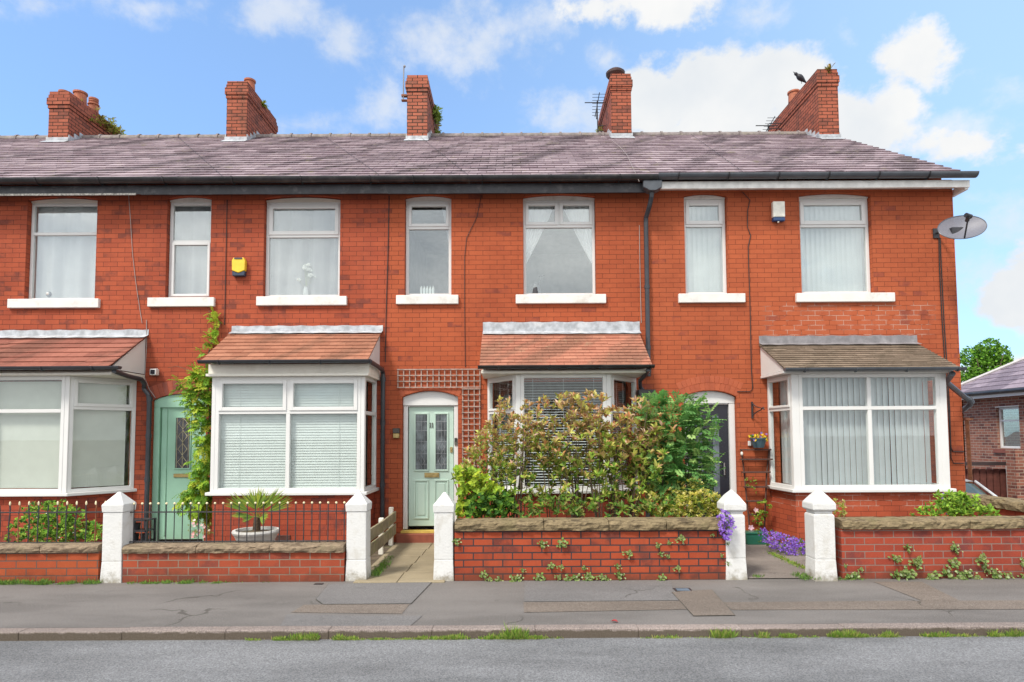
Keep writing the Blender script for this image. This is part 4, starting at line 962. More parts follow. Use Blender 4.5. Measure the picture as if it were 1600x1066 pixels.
# ---------------------------------------------------------------- garden walls
def coping(parent, x0, x1, yc, w, z0, z1, mat, joints, rough=.022, axis='x'):
    cuts = [x0] + joints + [x1]
    for a, b in zip(cuts, cuts[1:]):
        a += .004; b -= .004; nx = max(4, int((b - a) / .035)); prof = [(-w / 2, z0), (-w / 2 - .01, z0 + (z1 - z0) * .3), (-w / 2 - .008, z0 + (z1 - z0) * .6), (-w / 2 + .005, z1 - .018), (-w / 2 + .03, z1 - .004), (-w * .15, z1 + .006), (w * .2, z1 + .004), (w / 2 - .02, z1 - .005), (w / 2, z1 - .03), (w / 2, z0)]
        m = MB(); vs = []; tilt = random.uniform(-.006, .006)
        for i in range(nx + 1):
            x = a + (b - a) * i / nx; e = 1 - .5 * (i in (0, nx))
            for k, (py, pz) in enumerate(prof):
                q = mnoise.noise((x * 7, k * .9, z0 * 9)) * rough + mnoise.noise((x * 23, k * 2.1, 3)) * rough * .6
                yy = py + (q if k < 4 else 0) + (.012 if i in (0, nx) and k < 4 else 0); zz = pz + (q * .25 if 3 < k < 9 else 0) + tilt * (i / nx - .5)
                vs.append((x, yc + yy, zz) if axis == 'x' else (yc + yy, x, zz))
        K = len(prof); fs = [(i * K + k, (i + 1) * K + k, (i + 1) * K + (k + 1) % K, i * K + (k + 1) % K) for i in range(nx) for k in range(K)] + [tuple(range(K)), tuple(range(nx * K, nx * K + K))[::-1]]
        m.add(vs, fs); m.build('coping_stone', mat, parent)
def gwall(label, x0, x1, ztop, zc, mat, smat, joints, depth=.3, cw=.36, front=-2.63, rough=.022):
    r_ = empty('garden_wall', ((x0 + x1) / 2, front + depth / 2, 0), label, 'garden wall', 'low brick garden walls along the pavement')
    m = MB(); m.box(x0, x1, front, front + depth, -.1, ztop); m.build('brickwork', mat, r_)
    coping(r_, x0, x1, front + depth / 2, cw, ztop + .001, zc, smat, joints, rough); return r_
gwall('low orange brick garden wall with worn coping at far left, under the bent railing', -7.5, -4.91, .36, .445, WALLL, STONEP, [-6.6, -5.6], .24, .30)
gwall('low red brick garden wall with stone coping under the railing of gold ball tips', -4.62, -2.0, .345, .435, WALLM, STONEP, [-3.75, -2.88], .24, .30)
gwall('tall orange-red brick garden wall with sandstone coping in front of the bronze shrubs', -.69, 2.55, .59, .70, WALLC, STONE, [.37, 1.14, 1.82], .3, .38, rough=.03)
gwall('red brick garden wall with pale joints and many weeds at far right', 3.90, 7.2, .585, .69, WALLD, STONE, [5.42, 6.06, 6.6], .3, .38, rough=.03)
r_ = empty('garden_wall', (7.1, -1.2, 0), 'side garden wall with rugged stone coping running back to the right house corner', 'garden wall')
m = MB(); m.box(6.98, 7.24, -2.32, -.02, -.35, .64); m.build('brickwork', BASE, r_)
coping(r_, -2.45, -.03, 7.11, .36, .641, .77, STONE, [-1.75, -1.0], .035, axis='y')

# ---------------------------------------------------------------- gate pillars
def pillar(label, pxc, pyb, h, style, w=.235):
    P = atz(pxc, pyb); x = P[0]; y = P[1] + w / 2
    r_ = empty('gate_pillar', (x, y, 0), label, 'gate pillar', 'white painted gate pillars'); m = MB(); q = w / 2
    def fr(a, z0, b, z1): m.add([(x + sx * a, y + sy * a, z0) for sx, sy in ((-1, -1), (1, -1), (1, 1), (-1, 1))] + [(x + sx * b, y + sy * b, z1) for sx, sy in ((-1, -1), (1, -1), (1, 1), (-1, 1))], [(0, 1, 5, 4), (1, 2, 6, 5), (2, 3, 7, 6), (3, 0, 4, 7), (3, 2, 1, 0), (4, 5, 6, 7)])
    if style == 0:
        fr(q + .012, -.03, q, .25); m2 = m; fr(q, .2501, q, h - .235)
        m.build('shaft', PAINTW, r_, bevel=.008, seg=2); m = MB(); fr(q + .008, h - .233, q + .014, h - .145); fr(q + .014, h - .1449, .012, h)
    else:
        fr(q + .016, -.03, q + .004, .25); fr(q + .004, .2501, q + .004, h - .30); fr(q + .004, h - .2999, q - .012, h - .285); fr(q - .012, h - .2849, q - .012, h - .255)
        m.build('shaft', PAINTW, r_, bevel=.008, seg=2); m = MB(); fr(q - .004, h - .254, q + .02, h - .235); fr(q + .02, h - .2349, q + .02, h - .165); fr(q + .02, h - .1649, .07, h - .07); fr(.07, h - .0699, .006, h)
    m.build('cap', PAINTW, r_, bevel=.006, seg=2)
pillar('leftmost white gate pillar, between the two lower garden walls', 173, 911, 1.06, 0)
pillar('white gate pillar with pointed cap left of the path to the mint door', 556, 908, 1.05, 0)
pillar('white gate pillar right of the path to the mint door', 693, 908, 1.035, 0, .225)
pillar('white stepped-cap gate pillar beside the trailing purple flowers on the wall end', 1151, 906, 1.05, 1, .225)
pillar('rightmost white stepped-cap gate pillar, at the left end of the far right wall', 1291, 908, 1.06, 1, .235)

# ---------------------------------------------------------------- railings
def railing(label, x0, x1, zt, zb, ztip, n, tip, bent=0., Y=-2.49):
    r_ = empty('railing', ((x0 + x1) / 2, Y, zb), label, 'railing', 'iron railings on the low garden walls')
    m = MB(); m.box(x0, x1, Y - .012, Y + .012, zt - .007, zt + .007); m.build('top_rail', IRON, r_)
    m = MB(); m.box(x0, x1, Y - .012, Y + .012, zb - .006, zb + .006); m.build('bottom_rail', IRON, r_)
    bar = fin = None; O = ORG[r_.name]
    for i in range(n):
        x = x0 + .04 + (x1 - x0 - .08) * i / (n - 1)
        if bent: 
            m = MB(); bx = random.uniform(-bent, bent); m.tube([(x, Y, zb - .02), (x + bx, Y, (zb + zt) / 2 + .04), (x + random.uniform(-.006, .006), Y, zt), (x + random.uniform(-.01, .01), Y, ztip)], .0075, 6); b = m.build('bar', RUST if random.random() < .35 else IRON, r_)
            if i in (3, 8): continue
            m = MB(); m.lathe([(.006, 0), (.011, .012), (.010, .035), (.002, .05)], (x, Y, ztip), 7); m.build('finial', GOLD, b)
        elif bar is None:
            m = MB(); m.tube([(x, Y, zb - .02), (x, Y, ztip)], .0065, 6); bar = m.build('bar', IRON, r_)
            m = MB(); m.ball((x, Y, ztip + .008), .0145, 10, 6); fin = m.build('finial', GOLD, bar, smooth=True); bx0 = x
        else:
            b = bar.copy(); COL.objects.link(b); b.parent = r_; b.location.x = bar.location.x + (x - bx0)
            f_ = fin.copy(); COL.objects.link(f_); f_.parent = b
    m = MB()
    return r_
railing('straight dark railing with pale gold ball tips in front of the palm bowl', -4.63, -2.0, .81, .455, .905, 27, 'ball')
railing('bent rusty railing with spear tips at far left in front of the leafy shrub', -6.6, -4.90, .815, .45, .90, 15, 'spear', bent=.018)

# ---------------------------------------------------------------- wooden fence beside the path
r_ = empty('wooden_fence', (-1.85, -1.3, 0), 'low weathered two-board wooden fence with green stains beside the path to the mint door', 'fence')
for z0, z1 in ((.36, .52), (.165, .325)):
    m = MB(); m.add([(x, y, z) for x in (-1.87, -1.84) for (y, z) in ((-2.48, z0 - .0), (-2.48, z1), (-1.2, z1 - .012), (-.2, z1 + .01), (-.2, z0 + .01), (-1.2, z0 - .012))],
        [(0, 1, 2, 5), (5, 2, 3, 4), (11, 8, 7, 6), (10, 9, 8, 11), (1, 7, 8, 2), (2, 8, 9, 3), (0, 5, 11, 6), (5, 4, 10, 11), (0, 6, 7, 1), (4, 3, 9, 10)]); m.build('board', WOODF, r_, bevel=.004)
for y, h in ((-.28, .60), (-1.0, .53), (-2.0, .5)):
    m = MB(); m.box(-1.94, -1.872, y - .035, y + .035, -.05, h); m.build('post', CREAM if y > -1.5 else WOODF, r_, bevel=.008)

# ---------------------------------------------------------------- obelisk trellis by the black door
def wz(px, py, Y): return Vector(aty(px, py, Y))
r_ = empty('ladder_trellis', (aty(1180, 820, -.08)[0], -.08, .1), 'dark brown ladder-shaped trellis leaning on brick right of the black door', 'trellis')
m = MB(); m.tube([wz(1158, 702, -.05), wz(1163, 740, -.06), wz(1172, 835, -.12)], .013, 4); m.build('rail', WOODB, r_)
m = MB(); m.tube([wz(1202, 702, -.05), wz(1198, 740, -.06), wz(1194, 835, -.12)], .015, 4); m.build('rail', WOODB, r_)
for px0, px1, py in ((1156, 1204, 703), (1156, 1206, 718), (1159, 1203, 738), (1162, 1201, 761), (1165, 1194, 783), (1170, 1188, 804)):
    A = wz(px0, py, -.09); Bq = wz(px1, py, -.09); m = MB(); m.box(A.x, Bq.x, -.13, -.08, A.z - .012, A.z + .012); m.build('rung', WOODB, r_, bevel=.003)

# ---------------------------------------------------------------- pots and tubs
def lathe_pot(name, label, cat, c, prof, mat, soil=None, sc=None):
    r_ = empty(name, c, label, cat); m = MB(); m.lathe(prof, c, 28); o = m.build('body', mat, r_, smooth=False)
    return r_
POTW = simple('white_cast_pot', (.50, .49, .47), .8, 14, .12, .5, 60, dirt=(.36, .34, .30), dscale=7)
bc = aty(400, 848, -1.35); PALM = (bc[0], -1.35, 0)
r_ = empty('bowl_planter', PALM, 'wide pale stone-coloured bowl planter holding the small palm', 'planter')
m = MB(); m.lathe([(.18, .0), (.22, .05), (.25, .28), (.285, .35), (.305, .375), (.315, .40), (.305, .425), (.27, .425), (.26, .38)], PALM, 30); m.build('bowl', POTW, r_)
m = MB(); m.lathe([(.262, .385), (.01, .41)], PALM, 20); m.build('soil', SOIL, r_)
tc = aty(308, 845, -.75)
r_ = empty('trough_planter', (tc[0], -1.0, 0), 'white trough with pink flowers at the foot of the climber', 'planter')
m = MB(); m.box(tc[0] - .2, tc[0] + .17, -1.1, -.9, 0, .17); m.build('trough', POTW, r_, bevel=.01)
gp_ = aty(1180, 849, -.35)
r_ = empty('green_trough', (gp_[0], -.3, 0), 'dark green plastic trough under the ladder trellis', 'planter')
m = MB(); X0, X1 = aty(1163, 849, -.35)[0], aty(1197, 849, -.35)[0]
m.prism([(X0 + .02, -.42, .01), (X1 - .02, -.42, .01), (X1, -.42, .17), (X0, -.42, .17)], (0, .2, 0)); m.box(X0 - .01, X1 + .01, -.43, -.21, .17, .20); m.build('trough', simple('green_plastic', (.02, .13, .08), .35), r_, bevel=.006)
hp_ = aty(1185, 688, -.13)
r_ = empty('flower_pot', (hp_[0], -.13, hp_[2] - .12), 'blue-grey pot of yellow and purple pansies on the top rung', 'flower pot')
m = MB(); m.lathe([(.08, 0), (.12, .13), (.132, .135), (.135, .155), (.12, .157)], (hp_[0], -.13, hp_[2] - .12 + .0), 20); m.build('pot', simple('pot_blue_grey', (.06, .11, .14), .45), r_)
PANSY = (hp_[0], -.13, hp_[2] + .04)
r_ = empty('hanging_bracket', (aty(1175, 640, 0)[0], 0, aty(1175, 640, 0)[2]), 'black wrought iron hanging bracket on brick right of the black door', 'bracket')
m = MB(); A = wz(1175, 628, -.02); m.box(A.x - .012, A.x + .012, -.03, -.005, A.z - .27, A.z); m.tube([A + Vector((0, -.02, -.22)), A + Vector((.03, -.1, -.17)), A + Vector((.06, -.2, -.14)), A + Vector((.075, -.26, -.1)), A + Vector((.07, -.3, -.14))], .009, 6)
m.tube([A + Vector((0, -.02, -.03)), A + Vector((.02, -.1, -.08)), A + Vector((.07, -.26, -.12))], .007, 6); m.build('iron_arm', IRON, r_)
tp = wz(1171, 693, -.01); m = MB(); m.box(tp.x - .025, tp.x + .025, -.03, 0, tp.z - .04, tp.z + .04); tag(m.build('junction_box', UPVC, bevel=.006, origin=(tp.x, 0, tp.z)), 'tiny white box on brick behind the pansy pot', 'box')
tp = wz(1159, 709, -.13); m = MB(); m.ball(tp, .022, 10, 6, sc=(1, 1, 1.5)); tag(m.build('trellis_ornament', CREAM, smooth=True, origin=tp), 'small cream ornament at the left end of the upper rungs', 'ornament')
# plant stand left of the green door
ps = aty(214, 846, -.55)
r_ = empty('plant_stand', (ps[0], -.5, 0), 'black metal stand between the leftmost downpipe and the green door', 'stand')
for dx_ in (-.17, .15):
    m = MB(); m.box(ps[0] + dx_ - .014, ps[0] + dx_ + .014, -.58, -.55, 0, .46); m.box(ps[0] + dx_ - .014, ps[0] + dx_ + .014, -.36, -.33, 0, .46); m.build('upright', BLACKB, r_)
for z in (.12, .28, .44):
    m = MB(); m.box(ps[0] - .17, ps[0] + .15, -.58, -.33, z, z + .02); m.build('shelf', BLACKB, r_)
for k, (dx_, z) in enumerate(((-.09, .14), (.06, .14), (-.07, .3))):
    m = MB(); m.lathe([(.05, 0), (.06, .1), (.05, .1)], (ps[0] + dx_, -.46, z), 12); tag(m.build('black_pot', simple('pot_black%d' % k, (.02, .02, .025), .5), origin=(ps[0] + dx_, -.46, z)), 'small empty black pot on the black metal stand', 'flower pot', 'empty black pots on the metal stand')

# ---------------------------------------------------------------- roof furniture
def yagi(label, pxb, pyb, pxt, pyt, Y, style):
    A = wz(pxb, pyb, Y); Bq = wz(pxt, pyt, Y); r_ = empty('aerial', A, label, 'aerial')
    m = MB(); m.tube([A, Bq], .012, 6); m.build('mast', IRON, r_)
    m = MB()
    if style == 0:
        m.tube([Bq + Vector((-.05, 0, -.0)), Bq + Vector((.08, .5, .02))], .012, 5); m.tube([Bq + Vector((.05, 0, .01)), Bq + Vector((-.01, 0, .03))], .03, 6)
        for z in (.25, .45): m.tube([A + Vector((0, 0, z - .2)), A + Vector((.28, 0, z - .2))], .01, 5)
    else:
        for k in range(8): q = Bq + Vector((0, -.35 + .1 * k, -.03 - .02 * k)); m.tube([q + Vector((-.16 + .012 * k, 0, 0)), q + Vector((.16 - .012 * k, 0, 0))], .006, 4)
        m.tube([Bq + Vector((0, -.4, -.02)), Bq + Vector((0, .4, -.18))], .01, 5)
        m.tube([Bq + Vector((-.3, 0, -.04)), Bq + Vector((.24, 0, -.04))], .012, 5); m.tube([Bq + Vector((0, 0, -.05)), Bq + Vector((-.02, 0, -.45))], .012, 4)
        m.tube([A + Vector((0, 0, .03)), A + Vector((.3, 0, .03))], .01, 5); m.tube([A + Vector((0, 0, .16)), A + Vector((.3, 0, .16))], .01, 5)
    m.build('elements', IRON, r_)
yagi('short pole aerial strapped left of the third chimney', 630, 156, 631, 104, 3.5, 2) if False else None
A = wz(630, 156, 3.5); r_ = empty('aerial', A, 'thin grey pole aerial strapped to the left side of the third chimney', 'aerial')
m = MB(); m.tube([A, wz(631, 104, 3.5)], .014, 6); m.ball(wz(632, 104, 3.45), .03, 6, 4); m.build('mast', simple('aerial_grey', (.25, .24, .25), .6), r_)
m = MB(); m.box(A.x - .04, -2.34, 3.48, 3.56, A.z - .02, A.z + .0); m.box(A.x - .04, -2.34, 3.48, 3.56, A.z + .08, A.z + .12); m.build('clamp', RUST, r_)
yagi('rusty branched aerial left of the fourth chimney', 934, 207, 933, 158, 4.4, 1)
yagi('small dark aerial just above the ridge left of the rightmost chimney', 1202, 203, 1200, 194, 4.6, 1)
# bird on the rightmost chimney
bp = wz(1251, 122, 4.75)
m = MB(); BM_ = Matrix.Rotation(R(40), 3, 'Y')
m.lathe([(.005, -.22), (.02, -.16), (.03, -.12), (.055, -.06), (.07, .0), (.068, .05), (.05, .09), (.036, .115), (.038, .14), (.04, .16), (.03, .185), (.012, .2), (.008, .225), (.002, .245)], bp, 12, axis=Matrix.Rotation(R(-48), 3, 'Y'))
m.tube([bp + Vector((.01, 0, -.05)), bp + Vector((.02, 0, -.13))], .006, 4); m.tube([bp + Vector((.03, .03, -.05)), bp + Vector((.035, .03, -.13))], .006, 4)
o = m.build('bird', simple('bird_black', (.02, .02, .028), .5), origin=bp, smooth=True); tag(o, 'small black bird perched on the rightmost chimney', 'bird')

# ---------------------------------------------------------------- side yard: bungalow, fence, car, tree
bg_ = empty('bungalow', (17, 5, -1), 'brown brick bungalow with purple slate roof seen beyond the right-hand house corner', 'bungalow')
WX = 14.0; wy0, wy1 = 6.97, 7.76; bz0, bz1 = 1.27, 2.44
w_ = wall_mesh(-9.3, -2.0, -1.2, 2.95, [(-wy1, -wy0, bz0, bz1, .0)], 0, .25); w_.v = [(WX + y, -x, z) for x, y, z in w_.v]; w_.build('wall', BUNG, bg_)
m = MB(); m.box(WX, 22, 9.05, 9.3, -1.2, 2.95); m.box(21.8, 22, 2, 9.04, -1.2, 2.95); m.box(WX + .26, 21.79, 2, 2.2, -1.2, 2.95); m.build('wall', BUNG, bg_)
f, sa, gl, M, cells = window_unit(bg_, (WX + .07, wy1 - .003), (WX + .07, wy0 + .003), bz0 + .003, bz1 - .003, [(.3, [1], .0), (.7, [1], 0)], ft=.06)
add_sub(f, sa, gl, GLASS)
m = MB(); m.box(WX - .05, WX + .02, wy0 - .12, wy1 + .12, bz0 - .13, bz0 - .02); m.build('sill', simple('brick_sill', (.22, .07, .05), .8), f)
m = MB(); m.box(WX - .02, WX + .07, wy0 - .02, wy1 + .02, bz1, bz1 + .03); m.build('lintel', CREAM, f)
m = MB(); m.box(WX - .30, WX - .27, 1.7, 9.6, 2.72, 2.90); m.box(WX - .27, WX, 1.7, 9.6, 2.86, 2.90); m.box(WX - .27, 22.2, 9.57, 9.6, 2.72, 2.90); m.build('fascia', UPVC, bg_)
rf = MB(); ex0, ex1, ey0, ey1, ez = WX - .34, 22.3, 1.6, 9.66, 2.92; ryc = (ey0 + ey1) / 2; hw = (ey1 - ey0) / 2; rz = ez + hw * .62
a1, a2 = (ex0 + hw, ryc, rz), (ex1 - hw, ryc, rz)
def facetiles(E0, E1, T1, T0, expo=.25, wd=.5):
    E0, E1, T0, T1 = map(Vector, (E0, E1, T0, T1)); up = ((T0 + T1) / 2 - (E0 + E1) / 2); rows = max(1, int(up.length / expo)); nn = (E1 - E0).cross(up).normalized()
    if nn.z < 0: nn = -nn
    for k in range(rows):
        f0, f1 = k / rows, min(1, (k + 1.1) / rows); A, Bq = E0.lerp(T0, f0), E1.lerp(T1, f0); C, D_ = E1.lerp(T1, f1), E0.lerp(T0, f1)
        n = max(1, int((Bq - A).length / wd)); o = (k % 2) * .5
        cuts = sorted(set([0.] + [min(1, max(0, (i + o) / n)) for i in range(n + 1)] + [1.]))
        for a, b in zip(cuts, cuts[1:]):
            r = min(1, max(0, random.gauss(.5, .25))); e = .002 / max(.1, (Bq - A).length)
            rf.add([A.lerp(Bq, a + e), A.lerp(Bq, b - e), A.lerp(Bq, b - e) + nn * .014, A.lerp(Bq, a + e) + nn * .014, D_.lerp(C, a), D_.lerp(C, b)], [(0, 1, 2, 3), (3, 2, 5, 4)], (r, r, r))
facetiles((ex0, ey1, ez), (ex0, ey0, ez), a1, a1)
facetiles((ex1, ey1, ez), (ex0, ey1, ez), a1, a2); facetiles((ex0, ey0, ez), (ex1, ey0, ez), a2, a1)
rf.add([(ex0, ey0, ez - .01), (ex0, ey1, ez - .01), (ex1, ey1, ez - .01), (ex1, ey0, ez - .01)], [(0, 1, 2, 3)], (.3,) * 3)
rfo = rf.build('roof', SLATEP, bg_)
m = MB(); m.tube([(ex0, ey1, ez + .03), tuple(Vector(a1) + Vector((0, 0, .03)))], .06, 6); m.build('hip_tile', simple('hip_pale', (.5, .48, .48), .7), rfo)
m = MB(); m.tube([(WX - .37, 1.6, 2.86), (WX - .37, 9.66, 2.86)], .055, 8); m.build('gutter', BLACKG, bg_)
# lower lean-to gutter, brown boards, posts
A = wz(1500, 733, 6.2); fe = empty('board_fence', (12.5, 6.2, -.9), 'brown board fence behind the white car at far right', 'fence')
x = 11.4; 
m = MB()
while x < 13.6:
    m.box(x, x + .145, 6.2, 6.225, -1.0, A[2] + random.uniform(-.01, .01)); x += .175
m.build('boards', FENCEB, fe); m = MB(); m.box(11.4, 13.65, 6.226, 6.28, A[2] - .25, A[2] - .15); m.box(11.4, 13.65, 6.226, 6.28, -.6, -.5); m.box(11.4, 13.65, 6.29, 6.31, -1, A[2] - .02); m.build('back_rail', FENCEB, fe)
z = wz(1545, 725, 6.1)[2]; m = MB(); m.box(11.2, 13.62, 6.06, 6.16, z - .04, z + .05); m.build('top_gutter', simple('brown_gutter', (.05, .035, .035), .5), fe)
A = wz(1574, 728, 6.05); Bq = wz(1579, 784, 6.05); m = MB(); m.tube([A, (A.x, 6.05, -.8)], .035, 8); tag(m.build('white_pipe', UPVC, origin=(A.x, 6.05, -.8)), 'upright white pipe in front of the brown board fence', 'pipe')
A = wz(1581, 723, 5.9); m = MB(); m.tube([A, A + Vector((.55, -.35, .22))], .05, 8); tag(m.build('grey_pipe', simple('pipe_grey', (.35, .36, .38), .4), origin=A), 'short sloping grey pipe at the right edge above the fence', 'pipe')
A = wz(1511, 655, 2.5); Bq = wz(1517, 760, 2.5); m = MB(); m.tube([(Bq.x - .02, 2.5, -.5), Bq, A], .045, 4); m.box(A.x - .06, A.x + .1, 2.46, 2.54, A.z - .02, A.z + .02); tag(m.build('rusty_post', RUST, origin=(Bq.x, 2.5, -.5)), 'leaning rusty metal post close to the right-hand house corner', 'post')
A = wz(1586, 702, 5.4); m = MB(); m.box(A.x, A.x + 1.0, 5.4, 5.7, -1, A.z); tag(m.build('brick_pier', BUNG, origin=(A.x, 5.5, -1)), 'brown brick pier at the right edge of the photograph', 'pier')

# white car on the side drive, nose to the street
CX, CY, CZ = 8.45, 2.15, -.62
car = empty('parked_car', (CX, CY, CZ), 'white hatchback parked on the side drive behind the stone-coped wall', 'car')
def loft(m, secs):      # secs: list of (y, [(x,z)...]) closed loops
    n = len(secs[0][1]); vs = [(CX + x, CY + y, CZ + z) for y, L in secs for x, z in L]; fs = []
    for i in range(len(secs) - 1):
        for k in range(n): fs.append((i * n + k, i * n + (k + 1) % n, (i + 1) * n + (k + 1) % n, (i + 1) * n + k))
    fs += [tuple(range(n))[::-1], tuple(range(len(vs) - n, len(vs)))]
    m.add(vs, fs)
def sec(w, zb, zw, zt): return [(-w, zb), (-w * 1.0, (zb + zw) / 2), (-w * .97, zw), (-w * .8, zt), (w * .8, zt), (w * .97, zw), (w, (zb + zw) / 2), (w, zb)]
m = MB(); loft(m, [(-1.85, sec(.6, .3, .52, .56)), (-1.75, sec(.74, .2, .62, .68)), (-1.3, sec(.8, .2, .74, .82)), (-.75, sec(.82, .2, .84, .93)), (1.4, sec(.82, .2, .88, .95)), (1.75, sec(.76, .25, .85, .92)), (1.8, sec(.7, .35, .8, .85))])
m.build('body', simple('car_white', (.70, .74, .76), .25, 3, .02), car, bevel=.02, seg=2)
def sec2(w, zb, zt): return [(-w, zb), (-w * .93, (zb + zt) / 2), (-w * .82, zt - .03), (-w * .6, zt), (w * .6, zt), (w * .82, zt - .03), (w * .93, (zb + zt) / 2), (w, zb)]
m = MB(); loft(m, [(-.78, sec2(.76, .90, .93)), (-.05, sec2(.72, .9, 1.36)), (.3, sec2(.72, .9, 1.44)), (1.1, sec2(.72, .9, 1.42)), (1.7, sec2(.66, .9, 1.0))]); m.build('cabin', simple('car_glass', (.10, .14, .13), .08, 3, .3), car)
m = MB(); loft(m, [(-.02, [(-.6, 1.385), (-.45, 1.41), (.45, 1.41), (.6, 1.385)]), (.3, [(-.63, 1.43), (-.45, 1.455), (.45, 1.455), (.63, 1.43)]), (1.15, [(-.63, 1.41), (-.45, 1.44), (.45, 1.44), (.63, 1.41)]), (1.45, [(-.6, 1.23), (-.45, 1.25), (.45, 1.25), (.6, 1.23)])]); m.build('roof', simple('car_white_roof', (.70, .74, .76), .25, 3, .02), car)
for s_ in (-1, 1):
    m = MB(); m.tube([(CX + s_ * .75, CY - .78, CZ + .92), (CX + s_ * .62, CY - .03, CZ + 1.39)], .025, 6); m.build('pillar', simple('pillar_white%d' % s_, (.7, .74, .76), .3), car)
    m = MB(); m.ball((CX + s_ * .9, CY - .55, CZ + .98), .09, 10, 6, sc=(1, .7, .7)); m.build('wing_mirror', simple('mirror_white%d' % s_, (.7, .73, .75), .25), car, smooth=True)
for sx in (-1, 1):
    for sy in (-1.15, 1.15):
        m = MB(); m.tube([(CX + sx * .68, CY + sy, CZ + .29), (CX + sx * .835, CY + sy, CZ + .29)], .29, 20); m.build('wheel', BLACKG, car)
    m = MB(); m.ball((CX + sx * .6, CY - 1.72, CZ + .6), .1, 10, 6, sc=(1.2, .6, .7)); m.build('headlight', simple('lamp_clear%d' % sx, (.6, .62, .65), .1), car, smooth=True)
m = MB(); m.box(CX - .3, CX + .3, CY - 1.87, CY - 1.845, CZ + .35, CZ + .45); m.build('number_plate', UPVC, car)
m = MB(); m.tube([(CX - .3, CY - .80, CZ + .95), (CX + .3, CY - .70, CZ + 1.02)], .01, 4); m.build('wiper', BLACKG, car)

# ---------------------------------------------------------------- foliage
def leafquad(m, p, d, n, L, w, col, fold=.25, curl=.15):
    """a small pointed leaf: base p, direction d, normal n"""
    d = d.normalized(); s = d.cross(n); 
    if s.length < 1e-4: s = d.orthogonal()
    s.normalize(); n = s.cross(d).normalized()
    a = p; b1 = p + d * L * .35 + s * w * .5 + n * w * fold; b2 = p + d * L * .35 - s * w * .5 + n * w * fold
    c1 = p + d * L * .72 + s * w * .38 + n * (w * fold - curl * L * .3); c2 = p + d * L * .72 - s * w * .38 + n * (w * fold - curl * L * .3)
    mid = p + d * L * .5; e = p + d * L - n * curl * L
    m.add([a, b1, c1, e, c2, b2, mid], [(0, 1, 6), (1, 2, 6), (2, 3, 6), (3, 4, 6), (4, 5, 6), (5, 0, 6)], col)
def leaf4(m, p, d, n, L, w, col):
    d = d.normalized(); s = d.cross(n)
    if s.length < 1e-4: s = d.orthogonal()
    s.normalize(); m.add([p, p + d * L * .5 + s * w * .5, p + d * L, p + d * L * .5 - s * w * .5], [(0, 1, 2), (0, 2, 3)], col)
def rv(): 
    v = Vector((random.gauss(0, 1), random.gauss(0, 1), random.gauss(0, 1))); return v.normalized()
def jit(c, a=.18):
    k = 1 + random.uniform(-a, a); return tuple(max(0, min(1, x * k * (1 + random.uniform(-a * .4, a * .4)))) for x in c)
def inpoly(x, y, P):
    c = False; j = len(P) - 1
    for i in range(len(P)):
        if ((P[i][1] > y) != (P[j][1] > y)) and x < (P[j][0] - P[i][0]) * (y - P[i][1]) / (P[j][1] - P[i][1]) + P[i][0]: c = not c
        j = i
    return c
def sample(poly, n, Y0, Y1, dens=None):
    """n points in a slab of the garden whose outline was traced at its middle depth"""
    xs = [p[0] for p in poly]; ys = [p[1] for p in poly]; out = []; Ym = (Y0 + Y1) / 2
    W_ = [(aty(x, y, Ym)[0], aty(x, y, Ym)[2]) for x, y in poly]; a0, a1, b0, b1 = min(p[0] for p in W_), max(p[0] for p in W_), min(p[1] for p in W_), max(p[1] for p in W_)
    while len(out) < n:
        x, z = random.uniform(a0, a1), random.uniform(b0, b1)
        if inpoly(x, z, W_) and (dens is None or random.random() < dens((x - a0) / (a1 - a0), (z - b0) / (b1 - b0), x, z)):
            out.append(Vector((x, random.uniform(Y0, Y1), z)))
    return out
def whorl(m, p, up, n, L, w, colf, spread=(25, 75)):
    up = up.normalized(); a = up.orthogonal().normalized(); b = up.cross(a); ph = random.random() * 6.28
    for i in range(n):
        t_ = ph + i * 2.4; el = R(random.uniform(*spread)); q = (a * math.cos(t_) + b * math.sin(t_))
        d = (up * math.cos(el) + q * math.sin(el)); l = L * random.uniform(.65, 1.1)
        leafquad(m, p - up * random.uniform(0, .03), d, up, l, w * l / L, colf(i / n, p), curl=random.uniform(0, .25))
def stems(parent, roots, tips, mat, r0=.014, r1=.004, k=None, name='stem'):
    m = MB()
    for i, tp_ in enumerate(tips):
        r0_ = min(roots, key=lambda q: (q[0] - tp_[0]) ** 2 + random.uniform(0, .15)); rt = Vector(r0_)
        mid = rt.lerp(tp_, .45) + Vector((0, 0, .1)) + rv() * .04; mid.x = rt.x * .6 + tp_.x * .4
        m.tube([rt, mid, tp_.lerp(mid, .3) + rv() * .01, tp_], r0, 5, taper=r1, cap=False)
    return m.build(name, mat, parent)
def plant(name, label, cat, base, mesh, mat=None, group=None):
    r_ = empty(name, base, label, cat, group); mesh.build('foliage', mat or LEAF, r_); return r_

